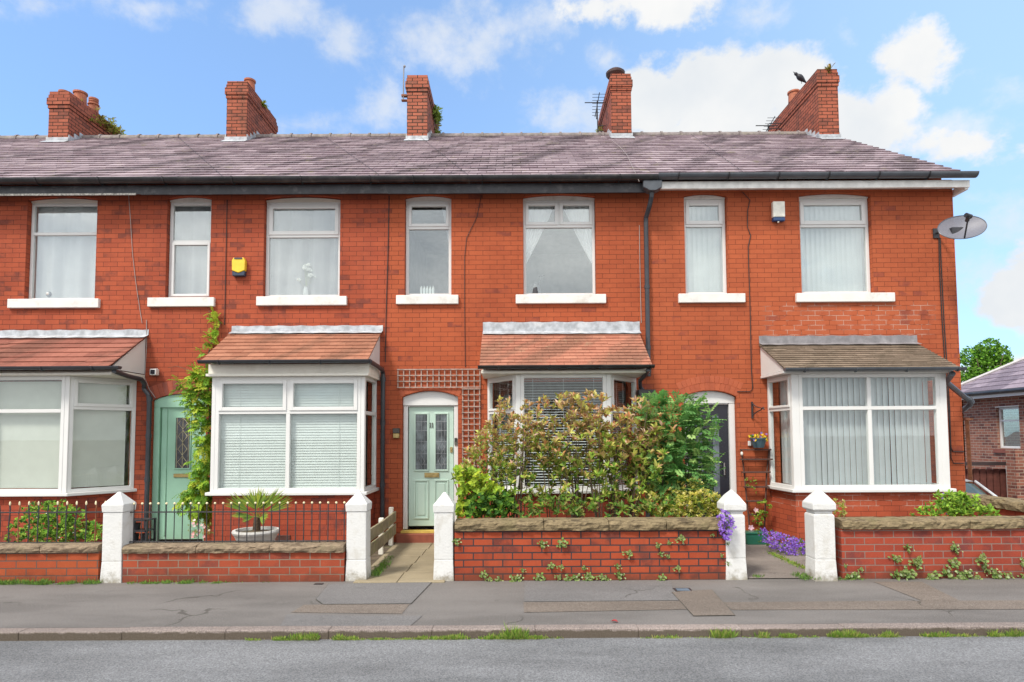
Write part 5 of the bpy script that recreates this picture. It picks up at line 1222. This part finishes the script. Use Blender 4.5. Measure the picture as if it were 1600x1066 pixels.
# bronze evergreen shrubs behind the middle wall (one clump per main stem)
BR1, BR2, OL, GR, DG, PK = (.50, .23, .10), (.48, .33, .14), (.46, .45, .11), (.31, .43, .065), (.12, .23, .03), (.58, .40, .29)
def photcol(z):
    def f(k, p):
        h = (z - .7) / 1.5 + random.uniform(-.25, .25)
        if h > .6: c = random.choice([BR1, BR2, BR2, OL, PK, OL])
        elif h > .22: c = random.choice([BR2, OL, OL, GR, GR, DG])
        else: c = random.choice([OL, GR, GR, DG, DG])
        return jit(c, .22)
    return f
def photinia(label, poly, n, roots, Y0=-2.15, Y1=-1.45, dens=None, L=.105, w=.038):
    n = int(n * 2.3)
    tips = sample(poly, n, Y0, Y1, dens); base = Vector(roots[0]); r_ = empty('bronze_shrub', (base.x, base.y, 0), label, 'shrub', 'bronze leaved shrubs behind the middle garden wall')
    m = MB()
    for p in tips:
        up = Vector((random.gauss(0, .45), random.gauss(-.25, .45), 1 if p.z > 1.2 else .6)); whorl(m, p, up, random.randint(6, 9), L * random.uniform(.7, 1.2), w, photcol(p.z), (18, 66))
    m.build('foliage', LEAFG, r_); stems(r_, roots, random.sample(tips, min(len(tips), 26)), BARK, .009, .003); return r_
lowthin = lambda u, v, x, z: (1 if mnoise.noise((x * 2.3, 3, z * 2.3)) > -.2 else .35) * (1 if z > 1.15 else (.45 if z > .9 else .28))
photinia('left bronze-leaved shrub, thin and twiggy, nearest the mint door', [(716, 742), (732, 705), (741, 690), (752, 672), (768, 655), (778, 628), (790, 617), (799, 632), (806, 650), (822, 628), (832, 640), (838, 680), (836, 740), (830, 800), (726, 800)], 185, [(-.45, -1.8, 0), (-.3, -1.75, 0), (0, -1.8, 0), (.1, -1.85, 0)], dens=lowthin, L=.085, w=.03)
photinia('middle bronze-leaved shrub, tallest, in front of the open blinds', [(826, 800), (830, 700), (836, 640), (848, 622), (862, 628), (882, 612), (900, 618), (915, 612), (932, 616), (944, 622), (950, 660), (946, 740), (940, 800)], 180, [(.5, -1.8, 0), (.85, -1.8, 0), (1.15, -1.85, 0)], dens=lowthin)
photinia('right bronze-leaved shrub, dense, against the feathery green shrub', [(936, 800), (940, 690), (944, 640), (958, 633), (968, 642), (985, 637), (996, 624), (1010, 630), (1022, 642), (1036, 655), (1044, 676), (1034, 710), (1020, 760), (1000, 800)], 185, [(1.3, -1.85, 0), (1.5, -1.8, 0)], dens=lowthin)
# feathery green shrub
def pinnate(m, p, d, L, nl, ll, lw, colf, droop=.3, sag=None):
    d = d.normalized(); side = d.cross(Vector((0, 0, 1)))
    if side.length < .05: side = Vector((1, 0, 0))
    side.normalize(); q = p.copy(); dd = d.copy(); c = colf()
    pts = [q.copy()]
    for i in range(nl):
        q = q + dd * (L / nl); dd = (dd + Vector((0, 0, -droop / nl))).normalized(); pts.append(q.copy())
        if i > 0:
            up = side.cross(dd).normalized()
            for s_ in (-1, 1): leaf_ = (side * s_ + dd * .45 + Vector((0, 0, -.12))).normalized(); leafquad(m, q, leaf_, up, ll * random.uniform(.8, 1.1) * (1 - .25 * abs(i / nl - .5)), lw, jit(c, .1), .12, .12)
    leafquad(m, q, dd, side.cross(dd), ll, lw, jit(c, .1), .1, .1)
def featherbush(r_, tips, L, nl, ll, lw, cols, droop, centre, up=.35):
    m = MB()
    for p in tips:
        for _ in range(random.randint(1, 2)):
            o = (p - centre); o.y *= 1.2; d = (o.normalized() * .5 + rv() * .7 + Vector((0, -.35, up))).normalized()
            pinnate(m, p - d * L * .4, d, L * random.uniform(.7, 1.15), nl, ll, lw, lambda: jit(random.choice(cols), .18), droop)
    return m
r_ = empty('feathery_shrub', (2.1, -1.7, 0), 'feathery green shrub with small oval leaflets in front of the black door', 'shrub')
poly = [(985, 652), (1003, 634), (1020, 618), (1030, 622), (1048, 635), (1062, 620), (1076, 618), (1090, 630), (1104, 645), (1112, 666), (1113, 690), (1108, 712), (1114, 735), (1106, 752), (1100, 770), (1060, 785), (1020, 770), (1004, 735), (1010, 700), (1016, 668)]
tips = sample(poly, 600, -2.05, -1.3)
fm_ = featherbush(r_, tips, .2, 6, .058, .033, [(.19, .40, .11), (.14, .32, .09), (.28, .47, .14), (.09, .23, .065), (.34, .52, .17)], .5, Vector((2.2, -1.5, 1.3)))
fm_.build('foliage', LEAF, r_); stems(r_, [(2.0, -1.6, 0), (2.2, -1.65, 0)], random.sample(tips, 16), BARK, .010, .003)
# golden variegated shrub
r_ = empty('golden_shrub', (2.2, -2.0, .3), 'low shrub with pale yellow variegated leaves beside the stepped-cap pillar', 'shrub')
m = MB(); poly = [(1015, 806), (1030, 790), (1050, 782), (1066, 770), (1085, 766), (1100, 764), (1118, 770), (1132, 782), (1136, 796), (1130, 806)]
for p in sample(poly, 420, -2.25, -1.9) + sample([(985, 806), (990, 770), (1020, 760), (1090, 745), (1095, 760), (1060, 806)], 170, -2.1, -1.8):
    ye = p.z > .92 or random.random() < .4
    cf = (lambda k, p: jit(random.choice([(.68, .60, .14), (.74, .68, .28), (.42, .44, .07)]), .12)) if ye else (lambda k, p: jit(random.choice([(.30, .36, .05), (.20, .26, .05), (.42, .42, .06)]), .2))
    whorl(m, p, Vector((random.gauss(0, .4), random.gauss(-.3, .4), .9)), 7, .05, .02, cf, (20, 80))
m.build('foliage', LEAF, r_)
# lime-green shrub at the left wall end and green leaves low in the middle
r_ = empty('lime_shrub', (-.5, -2.1, 0), 'lime green lobed-leaf shrub overhanging the right pillar of the mint door path', 'shrub')
m = MB(); poly = [(702, 745), (712, 732), (728, 728), (748, 735), (768, 752), (800, 775), (806, 806), (716, 806), (714, 778), (722, 755)]
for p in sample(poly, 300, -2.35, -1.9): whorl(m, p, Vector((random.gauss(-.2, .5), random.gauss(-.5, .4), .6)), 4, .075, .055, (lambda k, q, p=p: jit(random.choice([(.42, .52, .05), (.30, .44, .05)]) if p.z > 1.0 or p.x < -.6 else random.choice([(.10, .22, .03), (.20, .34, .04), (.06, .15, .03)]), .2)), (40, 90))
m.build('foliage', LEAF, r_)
stems(r_, [(-.45, -2.1, 0)], [Vector(aty(705, 738, -2.2)), Vector(aty(722, 770, -2.2)), Vector(aty(760, 760, -2.1))], BARKG)
r_ = empty('underplanting', (.8, -2.1, 0), 'row of low green leafy shoots along the back of the middle wall', 'plants', kind='stuff')
m = MB()
for p in sample([(800, 806), (805, 785), (850, 765), (905, 775), (950, 785), (1010, 780), (1040, 775), (1060, 806)], 120, -2.3, -1.95): whorl(m, p, Vector((random.gauss(0, .4), random.gauss(-.4, .3), .9)), 5, .08, .035, lambda k, q: jit(random.choice([(.12, .24, .04), (.22, .34, .05), (.26, .26, .08), (.07, .15, .03)]), .2), (30, 85))
m.build('foliage', LEAF, r_)

# wisteria beside the green door
r_ = empty('climbing_plant', (-4.75, -.25, 0), 'yellow-green feathery climber on the wall between the green door and the orange-roofed bay', 'climber')
poly = [(282, 602), (296, 585), (310, 574), (330, 572), (332, 600), (333, 700), (331, 770), (326, 800), (316, 815), (302, 800), (290, 790), (286, 772), (300, 752), (308, 730), (308, 700), (304, 672), (304, 645), (292, 625), (280, 612)]
tips = sample(poly, 520, -.62, -.16) + sample([(318, 490), (330, 484), (342, 500), (350, 510), (344, 525), (330, 540), (318, 565), (312, 558), (322, 535), (332, 515)], 24, -.18, -.06)
fm_ = featherbush(r_, tips, .17, 6, .056, .022, [(.28, .46, .045), (.18, .36, .035), (.44, .50, .05), (.11, .25, .025), (.36, .52, .05)], 1.0, Vector((-4.7, -.1, 1.5)), up=.0)
for p in tips[:25]:
    pass
fm_.build('foliage', LEAF, r_)
m = MB(); A = [wz(326, 830, -.2), wz(322, 740, -.12), wz(328, 640, -.1), wz(322, 570, -.06), wz(330, 535, -.04), wz(345, 505, -.04), wz(326, 486, -.04)]; m.tube(A, .018, 6, taper=.006)
m.tube([wz(322, 600, -.1), wz(300, 580, -.15), wz(276, 572, -.1), wz(262, 575, -.08)], .006, 5, taper=.002); m.build('stem', BARK, r_)

# palm in the bowl
r_ = empty('small_palm', (PALM[0], PALM[1], .3), 'small fan palm growing in the pale bowl planter', 'palm')
m = MB(); m.tube([(PALM[0], PALM[1], .3), (PALM[0] + .01, PALM[1], .6)], .06, 9, taper=.045); m.build('trunk', simple('palm_trunk', (.07, .045, .025), .95, 30, .5, 1., 50), r_)
m = MB(); fans = [((-.05, -.1, 1.), .32, 60), ((.75, -.2, .75), .42, 14), ((-.8, -.25, .6), .36, 20), ((.9, -.1, .42), .42, 14), ((.3, .2, 1), .30, 40), ((-.4, .2, .9), .32, 40), ((.6, -.5, -.05), .2, 30), ((-.6, -.4, .0), .16, 30), ((-.9, -.1, .12), .26, 10)]
for d, L, sp in fans:
    d = Vector(d).normalized(); b0 = Vector((PALM[0] + .01, PALM[1], .6)); hub_ = b0 + d * L * .35; m.tube([b0, hub_], .005, 4, col=(.25, .3, .06)); s_ = d.cross(Vector((.2, -1, .2))).normalized()
    for i in range(17):
        an = R(sp) * (i - 8) / 8; dd = (d * math.cos(an) + s_ * math.sin(an)).normalized(); leaf4(m, hub_, dd + rv() * .05, Vector((0, -1, .3)), L * random.uniform(.85, 1.05), .02, jit(random.choice([(.30, .36, .05), (.22, .32, .05), (.14, .24, .04)]), .2))
m.build('fronds', LEAF, r_)

def bush(name, label, cat, poly, n, Y0, Y1, cols, L=.06, w=.03, flowers=None, nf=0, fr=.014, base=None, nl=6, group=None, spread=(25, 85)):
    tips = sample(poly, n, Y0, Y1); c = sum(tips, Vector()) / len(tips); r_ = empty(name, (c.x, c.y, min(p.z for p in tips) - .03), label, cat, group)
    m = MB()
    for p in tips: whorl(m, p, Vector((random.gauss(0, .5), random.gauss(-.3, .4), .8)), nl, L * random.uniform(.7, 1.1), w, lambda k, q: jit(random.choice(cols), .2), spread)
    m.build('foliage', LEAF, r_)
    if flowers:
        m = MB()
        for p in sample(poly, nf, Y0 - .05, Y1 - .02):
            if nf < 60: m = MB()
            n_ = (Vector((random.gauss(0, .4), -1, random.uniform(0, 1.2)))).normalized(); a = n_.orthogonal().normalized(); b = n_.cross(a); c_ = jit(random.choice(flowers), .15); ph = random.random()
            for i in range(5):
                t_ = ph + i * 1.2566; d = a * math.cos(t_) + b * math.sin(t_); leaf4(m, p, d + n_ * .35, n_, fr, fr * .75, c_)
            if nf < 60: m.build('flower', LEAF, r_)
        if nf >= 60: m.build('flowers', LEAF, r_)
    return r_
GRN = [(.20, .40, .05), (.32, .52, .07), (.12, .25, .04), (.36, .50, .09)]
bush('leafy_shrub', 'bushy mid-green shrub with white flecks behind the far left railing', 'shrub', [(28, 846), (34, 822), (52, 805), (62, 790), (80, 782), (98, 786), (112, 800), (124, 812), (136, 830), (140, 846)], 430, -2.2, -1.6, GRN + [(.06, .13, .03)], .055, .032, [(.75, .72, .62)], 30, .012)
bush('leafy_shrub', 'small bright green plant between the far left shrub and the leftmost pillar', 'plant', [(132, 846), (136, 828), (146, 815), (156, 822), (160, 846)], 24, -2.2, -1.9, GRN, .06, .04)
bush('pink_flowers', 'pink daisy-like flowers growing in the white trough', 'flowers', [(294, 838), (296, 822), (305, 812), (322, 814), (330, 826), (328, 840)], 40, -1.1, -.9, [(.22, .28, .07), (.3, .3, .1)], .04, .01, [(.8, .42, .45), (.8, .6, .6)], 14, .028)
bush('purple_flowers', 'mound of trailing purple bellflowers on the ground by the rightmost pillar', 'flowers', [(1193, 842), (1200, 828), (1215, 832), (1235, 838), (1255, 842), (1270, 850), (1264, 862), (1245, 866), (1225, 864), (1208, 858), (1196, 850)], 80, -1.3, -.7, [(.10, .18, .04), (.16, .24, .05)], .035, .02, [(.26, .13, .60), (.36, .2, .68), (.18, .08, .45)], 620, .016)
bush('trailing_flowers', 'purple bellflowers trailing over the end of the middle wall onto the pillar', 'flowers', [(1124, 806), (1130, 797), (1138, 800), (1146, 812), (1147, 824), (1142, 838), (1134, 846), (1128, 838), (1122, 824)], 36, -2.78, -2.6, [(.10, .18, .04), (.2, .26, .06)], .03, .02, [(.30, .15, .62), (.40, .24, .70), (.2, .09, .45)], 230, .015)
bush('pansies', 'yellow and purple pansies filling the blue-grey pot', 'flowers', [(1172, 689), (1172, 681), (1178, 676), (1192, 675), (1197, 681), (1197, 689)], 14, -.22, -.05, [(.15, .3, .05)], .035, .02, [(.85, .62, .03), (.8, .55, .05), (.25, .16, .5)], 38, .022)
bush('clematis', 'pale clematis climbing from the green trough up the ladder trellis', 'climber', [(1172, 830), (1178, 805), (1184, 785), (1196, 775), (1204, 788), (1202, 806), (1192, 822), (1186, 832)], 34, -.3, -.12, [(.22, .36, .05), (.32, .42, .06)], .05, .035, [(.8, .55, .62)], 2, .055)
bush('clematis', 'wisp of green leaves on the middle rungs of the ladder trellis', 'climber', [(1164, 752), (1166, 742), (1176, 741), (1184, 750), (1178, 762), (1184, 772), (1176, 776), (1168, 768)], 13, -.16, -.1, [(.25, .36, .06)], .035, .02)
bush('rockery_plant', 'dark green plant at the foot of the rightmost pillar, inside the gate', 'plant', [(1252, 868), (1255, 852), (1264, 846), (1275, 858), (1272, 870)], 20, -1.9, -1.7, [(.12, .2, .04), (.2, .28, .06)], .04, .03)
bush('yellow_plant', 'straggly yellow-green plant just right of the rightmost pillar', 'plant', [(1302, 806), (1304, 780), (1312, 776), (1322, 786), (1326, 800), (1322, 808)], 26, -2.15, -1.95, [(.48, .44, .08), (.5, .5, .2), (.3, .36, .06)], .04, .022)
bush('lavatera', 'bright green leafy clump on the far right behind the wall', 'shrub', [(1442, 808), (1448, 796), (1464, 788), (1472, 774), (1486, 770), (1500, 768), (1510, 776), (1524, 782), (1538, 794), (1546, 806)], 190, -1.9, -1.4, [(.25, .44, .05), (.34, .52, .07), (.14, .26, .04)], .075, .035, [(.35, .2, .6)], 8, .02)

# tree beyond the yard
tr = empty('broadleaf_tree', (38.6, 40, -2), 'green round-crowned tree beyond the roof of the bungalow', 'tree')
TC = Vector(aty(1542, 578, 40)); m = MB(); m.tube([(TC.x, 40, -2), (TC.x + .1, 40, 2.5), (TC.x, 40, TC.z - .5)], .35, 8, taper=.15)
for k in range(9): m.tube([(TC.x, 40, random.uniform(2.5, 5)), Vector((TC.x, 40, TC.z)) + Vector((rv().x * 1.8, rv().y * 1.2, random.uniform(-.5, 1.5)))], .12, 5, taper=.03)
m.build('trunk', BARK, tr)
m = MB(); lobes = [(TC + Vector((dx_, dy_, dz_)), r) for dx_, dy_, dz_, r in ((-.9, 0, .9, 1.1), (-.2, -.5, 1.6, .9), (.9, 0, 1.0, 1.0), (1.5, .2, .3, .8), (0, 0, 0, 1.4), (-1.3, 0, -.2, 1.0), (.8, .3, -.8, 1.3), (-.6, 0, -1.2, 1.3), (1.2, 0, -1.8, 1.2), (0, .3, -2.4, 1.4))]
for c_, r in lobes:
    for i in range(int(800 * r * r)):
        v = rv() * r * random.uniform(.55, 1.08) ** .6; 
        if mnoise.noise((c_ + v) * 1.6) < -.2: continue
        p = c_ + v; leaf4(m, p, rv(), rv(), .24, .17, jit(random.choice([(.13, .30, .03), (.20, .40, .05), (.08, .19, .02)]), .25))
m.build('crown', LEAF, tr)

# ---------------------------------------------------------------- weeds in the walls, grass along the kerb
def clump_mesh(seed, cols, r=.042, n=30):
    random.seed(seed); m = MB()
    for i in range(n):
        p = Vector((random.gauss(0, r * .55), random.uniform(-.055, -.002), random.gauss(0, r * .5))); n_ = Vector((random.gauss(0, .4), -1, random.gauss(.5, .3))).normalized(); c = jit(random.choice(cols), .25)
        a = n_.orthogonal().normalized(); b = n_.cross(a); ph = random.random() * 6
        for k in range(5): t_ = ph + k * 1.2566; leaf4(m, p, a * math.cos(t_) + b * math.sin(t_) + n_ * .3, n_, random.uniform(.010, .017), .014, c)
    return m
WC = [(.17, .26, .07), (.26, .34, .11), (.12, .19, .05), (.38, .42, .22)]
variants = {}
def weeds(label, group, pts, Y=-2.632):
    for i, (px, py, s_) in enumerate(pts):
        key = i % 4; P = aty(px, py, Y)
        if key not in variants:
            o = clump_mesh(100 + key, WC).build('wall_weed', LEAF, origin=(0, 0, 0)); variants[key] = o
            o.location = P
        else: o = variants[key].copy(); COL.objects.link(o); o.location = P
        o.scale = (s_ * random.uniform(.85, 1.2), s_, s_ * random.uniform(.8, 1.15)); o.rotation_euler = (0, random.uniform(-.5, .5), 0); tag(o, label, 'weed', group)
weeds('small pale green weed clump rooted in the brick joints of the middle garden wall', 'weeds in the middle garden wall',
      [(848, 850, 1.1), (880, 850, 1.2), (981, 865, 1), (1027, 852, .7), (1033, 866, .7), (1043, 870, .6), (1063, 842, 1.2), (1045, 848, .6), (817, 891, .6), (862, 885, 1), (876, 886, .8), (912, 887, .7), (965, 885, .8), (919, 900, .8), (1058, 888, .8), (802, 905, 1.2), (811, 904, 1), (844, 904, 1.1), (872, 902, .8), (886, 904, 1.1), (900, 903, 1), (921, 904, 1.1), (938, 902, 1), (946, 904, .9), (968, 899, .9), (1035, 904, 1), (1113, 836, .5), (1127, 868, .5), (714, 846, 1), (757, 899, 1), (765, 906, .8), (778, 906, .9), (1137, 880, .5), (1137, 850, .5)])
weeds('small leafy green weed clump rooted in the far right garden wall', 'weeds in the far right garden wall',
      [(1417, 856, 1.1), (1398, 874, 1.2), (1427, 882, 1.5), (1412, 893, 1.6), (1400, 900, 1.6), (1421, 899, 1.3), (1432, 876, 1.1), (1488, 853, 1.1), (1492, 859, .9), (1489, 882, 1.3), (1531, 875, 1.4), (1536, 884, .9), (1478, 895, 1.2), (1458, 901, 1.3), (1450, 904, 1), (1499, 899, 1.5), (1510, 896, 1.2), (1495, 905, 1), (1524, 904, 1.1), (1551, 893, 1), (1556, 903, 1.5), (1572, 904, 1.2), (1541, 893, .8), (1597, 878, 1.3), (1327, 902, 1.2), (1336, 900, .9), (1344, 890, .6), (1320, 884, .5), (1566, 820, .7), (1598, 903, 1)])
random.seed(5)
def tufts(name, label, spots, cat, cols, bl=.06, bw=.004):
    m = MB()
    for (x0, x1, y0, y1, z, n, h) in spots:
        cen = [(random.uniform(x0, x1), random.uniform(.35, 1.15)) for _ in range(max(1, int((x1 - x0) / .07)))]
        for i in range(n):
            cx_, hk = random.choice(cen); h_ = h * hk
            p = Vector((min(x1 + .03, max(x0 - .03, random.gauss(cx_, .03))), random.uniform(y0, y1), z)); d = Vector((random.gauss(0, .45), random.gauss(-.15, .35), 1)); L = h_ * random.uniform(.4, 1.1)
            leaf4(m, p, d, Vector((0, -1, .2)), L, bw * random.uniform(.8, 2.2), jit(random.choice(cols), .25))
    o = m.build(name, LEAF); tag(o, label, cat, kind='stuff'); return o
GC = [(.20, .33, .05), (.30, .42, .07), (.14, .25, .04), (.36, .36, .12)]
def kx(px, py=992): return atz(px, py, -.075)[0]
ks = []
for a, b, n, h in ((400, 880, 420, .035), (1000, 1600, 420, .03), (430, 462, 150, .05), (440, 500, 360, .10), (505, 560, 260, .08), (560, 600, 60, .04), (590, 640, 150, .06), (640, 720, 260, .06), (700, 800, 380, .07), (785, 830, 320, .12), (800, 890, 360, .06), (1015, 1030, 26, .05), (1036, 1046, 22, .05), (1106, 1140, 200, .10), (1168, 1190, 90, .07), (1205, 1240, 200, .10), (1268, 1330, 330, .09), (1330, 1400, 330, .08), (1400, 1470, 220, .07), (1545, 1600, 260, .08), (1470, 1545, 90, .04), (790, 797, 40, .18), (1221, 1226, 20, .14)):
    ks.append((kx(a), kx(b), -4.495, -4.463, -.076, int(n * 1.5), h * .85))
tufts('kerb_grass', 'grass and small weeds growing in the gutter along the kerb', ks, 'grass', GC)
ws = [(aty(0, 905, -2.7)[0], aty(150, 905, -2.7)[0], -2.73, -2.64, 0, 1500, .07), (aty(195, 905, -2.7)[0], aty(345, 905, -2.7)[0], -2.72, -2.64, 0, 800, .055), (aty(345, 905, -2.7)[0], aty(420, 905, -2.7)[0], -2.67, -2.645, 0, 60, .03),
      (aty(1240, 905, -2.6)[0], aty(1272, 905, -2.6)[0], -2.75, -2.45, .01, 220, .06), (aty(1310, 905, -2.7)[0], aty(1350, 905, -2.7)[0], -2.72, -2.64, 0, 80, .05), (aty(1172, 905, -2.6)[0], aty(1195, 905, -2.6)[0], -2.6, -2.5, .01, 60, .04),
      (aty(578, 900, -2.3)[0], aty(592, 900, -2.3)[0], -2.4, -1.2, .01, 400, .07), (aty(578, 905, -2.5)[0], aty(590, 905, -2.5)[0], -2.5, -1.8, .01, 200, .09)]
tufts('wall_foot_weeds', 'low green weeds along the foot of the garden walls and inside the gates', ws, 'weeds', [(.12, .25, .05), (.20, .34, .06), (.10, .18, .04)])
# a diagonal seam of weeds and the concrete ramp inside the right-hand gate
m = MB()
for i in range(420):
    u = random.random(); A = Vector(atz(1202, 866)); Bq = Vector(atz(1262, 893)); p = A.lerp(Bq, u) + Vector((random.gauss(0, .03), random.gauss(0, .05), .015)); leaf4(m, p, Vector((random.gauss(0, .7), random.gauss(0, .7), 1)), Vector((0, -1, .3)), random.uniform(.015, .045), .01, jit(random.choice(GC), .25))
tag(m.build('path_weeds', LEAF), 'strip of low weeds crossing the concrete inside the right-hand gate', 'weeds', kind='stuff')
# chimney ferns
def fern(label, c, n, r, cols=None):
    m = MB()
    for i in range(n): p = Vector(c) + Vector((random.gauss(0, r * .3), random.gauss(0, r), random.gauss(0, r * .4))); whorl(m, p, Vector((random.gauss(0, .6), random.gauss(-.4, .4), .6)), 6, .13, .042, lambda k, q: jit(random.choice(cols or [(.30, .30, .04), (.36, .40, .06), (.22, .24, .05), (.3, .2, .06)]), .25), (30, 95))
    o = m.build('chimney_weed', LEAF, origin=c); tag(o, label, 'weed')
fern('yellow-green weeds growing along the top right of the leftmost chimney', (-9.92, 4.75, 9.35), 60, .3)
fern('weeds at the back corner of the leftmost chimney top', (-9.93, 5.25, 9.38), 16, .12)
fern('small green tuft on the right side of the second chimney', (-5.9, 4.3, 9.62), 9, .06)
fern('green weeds sprouting from the upper right side of the worn third chimney', (-1.80, 4.5, 9.5), 40, .15, [(.2, .3, .05), (.3, .4, .07)])
fern('weeds lower down the right side of the worn third chimney', (-1.82, 4.9, 9.2), 26, .14, [(.2, .3, .05), (.34, .36, .07)])
fern('mossy tuft on the left side of the fourth chimney', (2.25, 5.0, 9.3), 16, .12, [(.3, .3, .06), (.24, .26, .06)])
fern('green tuft on the left back corner of the rightmost chimney', (6.83, 5.9, 9.1), 14, .1, [(.3, .4, .06)])
fern('orange-green moss on top of the rightmost chimney', (7.15, 3.42, 9.86), 14, .05, [(.3, .22, .04), (.2, .2, .05)])

# small things on the pavement and road
m = MB(); P = atz(1067, 922); m.box(P[0] - .07, P[0] + .07, P[1] - .05, P[1] + .05, -.01, .006); r0 = m.build('stop_tap_cover', simple('cover_blue_grey', (.12, .17, .22), .5), origin=P); tag(r0, 'small blue-grey stop tap cover in the pavement left of the stepped-cap pillar', 'cover')
m = MB(); m.box(P[0] - .095, P[0] + .095, P[1] - .075, P[1] + .075, -.02, .0045); f_ = m.build('frame', IRON, r0)
P = atz(498, 913); m = MB(); m.box(P[0] - .05, P[0] + .05, P[1] - .03, P[1] + .03, -.01, .006); tag(m.build('stop_tap_cover', IRON, origin=P), 'small dark stop tap cover at the foot of the railing wall', 'cover')
def litter(label, px, py, z, c, s_=.04, n=1):
    m = MB(); P = Vector(atz(px, py, z)); 
    for i in range(n): leafquad(m, P + Vector((random.gauss(0, s_ * .4) if n > 1 else 0, random.gauss(0, s_ * .3) if n > 1 else 0, .006)), Vector((random.gauss(0, 1), random.gauss(0, 1), .15)), Vector((0, 0, 1)), s_, s_ * .6, jit(c, .15))
    tag(m.build('fallen_leaf', LEAF, origin=P), label, 'leaf')
litter('red fallen leaf on the pavement edge below the middle wall', 966, 973, .004, (.5, .08, .08), .07)
litter('orange fallen leaf on the road at the left', 53, 1000, -.075, (.6, .25, .12), .06)
litter('yellow weed leaves at the foot of the kerb at far left', 14, 996, -.075, (.55, .5, .05), .06, 9)
litter('pale yellow leaf in the kerb grass left of the middle', 682, 993, -.06, (.6, .55, .2), .06)
litter('small pale leaf on the road below the middle wall', 1048, 996, -.075, (.6, .5, .35), .05)
random.seed(11)

# ornaments standing on the inner window sills
P = wz(478, 450, .17); r_ = empty('white_flowers', (P.x, .17, 4.05), 'bunch of white flowers in a vase inside the upper window beside the yellow alarm box', 'flowers')
m = MB(); m.lathe([(.035, 0), (.05, .06), (.03, .15), (.035, .17)], (P.x, .17, 4.05), 12); m.build('vase', simple('vase_glass', (.55, .58, .58), .2), r_)
m = MB()
for i in range(11):
    q = Vector((P.x + random.uniform(-.15, .15), .17 + random.uniform(-.03, .03), 4.05 + random.uniform(.26, .54))); m.tube([(P.x, .17, 4.2), q], .003, 4, col=(.5, .55, .4))
    for k in range(26): leaf4(m, q, rv(), rv(), .042, .035, (.92, .94, .92))
m.build('blooms', LEAF, r_)
P = wz(667, 452, .2); r_ = empty('candle_holders', (P.x, .17, 4.07), 'row of clear glass candle holders inside the narrow window above the mint door', 'candle holders')
for k in range(5):
    m = MB(); m.lathe([(.02, 0), (.022, .09), (.012, .12), (.004, .15)], (P.x - .09 + k * .05, .17, 4.075), 10); m.build('holder', simple('candle_glass%d' % k, (.6, .66, .64), .15), r_)
P = wz(840, 448, .2); r_ = empty('dark_ornament', (P.x - .02, .19, 4.07), 'dark spiky ornament at the lower left inside the window with tied-back curtains', 'ornament')
m = MB(); m.lathe([(.09, 0), (.08, .1), (.05, .16), (.02, .2)], (P.x - .04, .19, 4.07), 9); m.tube([(P.x, .19, 4.2), (P.x + .08, .19, 4.42)], .006, 4); m.tube([(P.x + .03, .19, 4.32), (P.x + .12, .19, 4.3)], .005, 4); m.tube([(P.x + .02, .19, 4.38), (P.x + .12, .19, 4.4)], .005, 4); m.build('body', BLACKB, r_)
P = wz(80, 455, .2); r_ = empty('round_ornament', (P.x, .17, 4.05), 'small round white and dark ornament inside the leftmost upper window', 'ornament')
m = MB(); m.ball((P.x, .165, 4.11), .05, 10, 6); m.build('body', simple('orn_dark', (.12, .12, .13), .4), r_)
m = MB(); m.ball((P.x, .135, 4.115), .03, 8, 5); m.build('face', UPVC, r_)
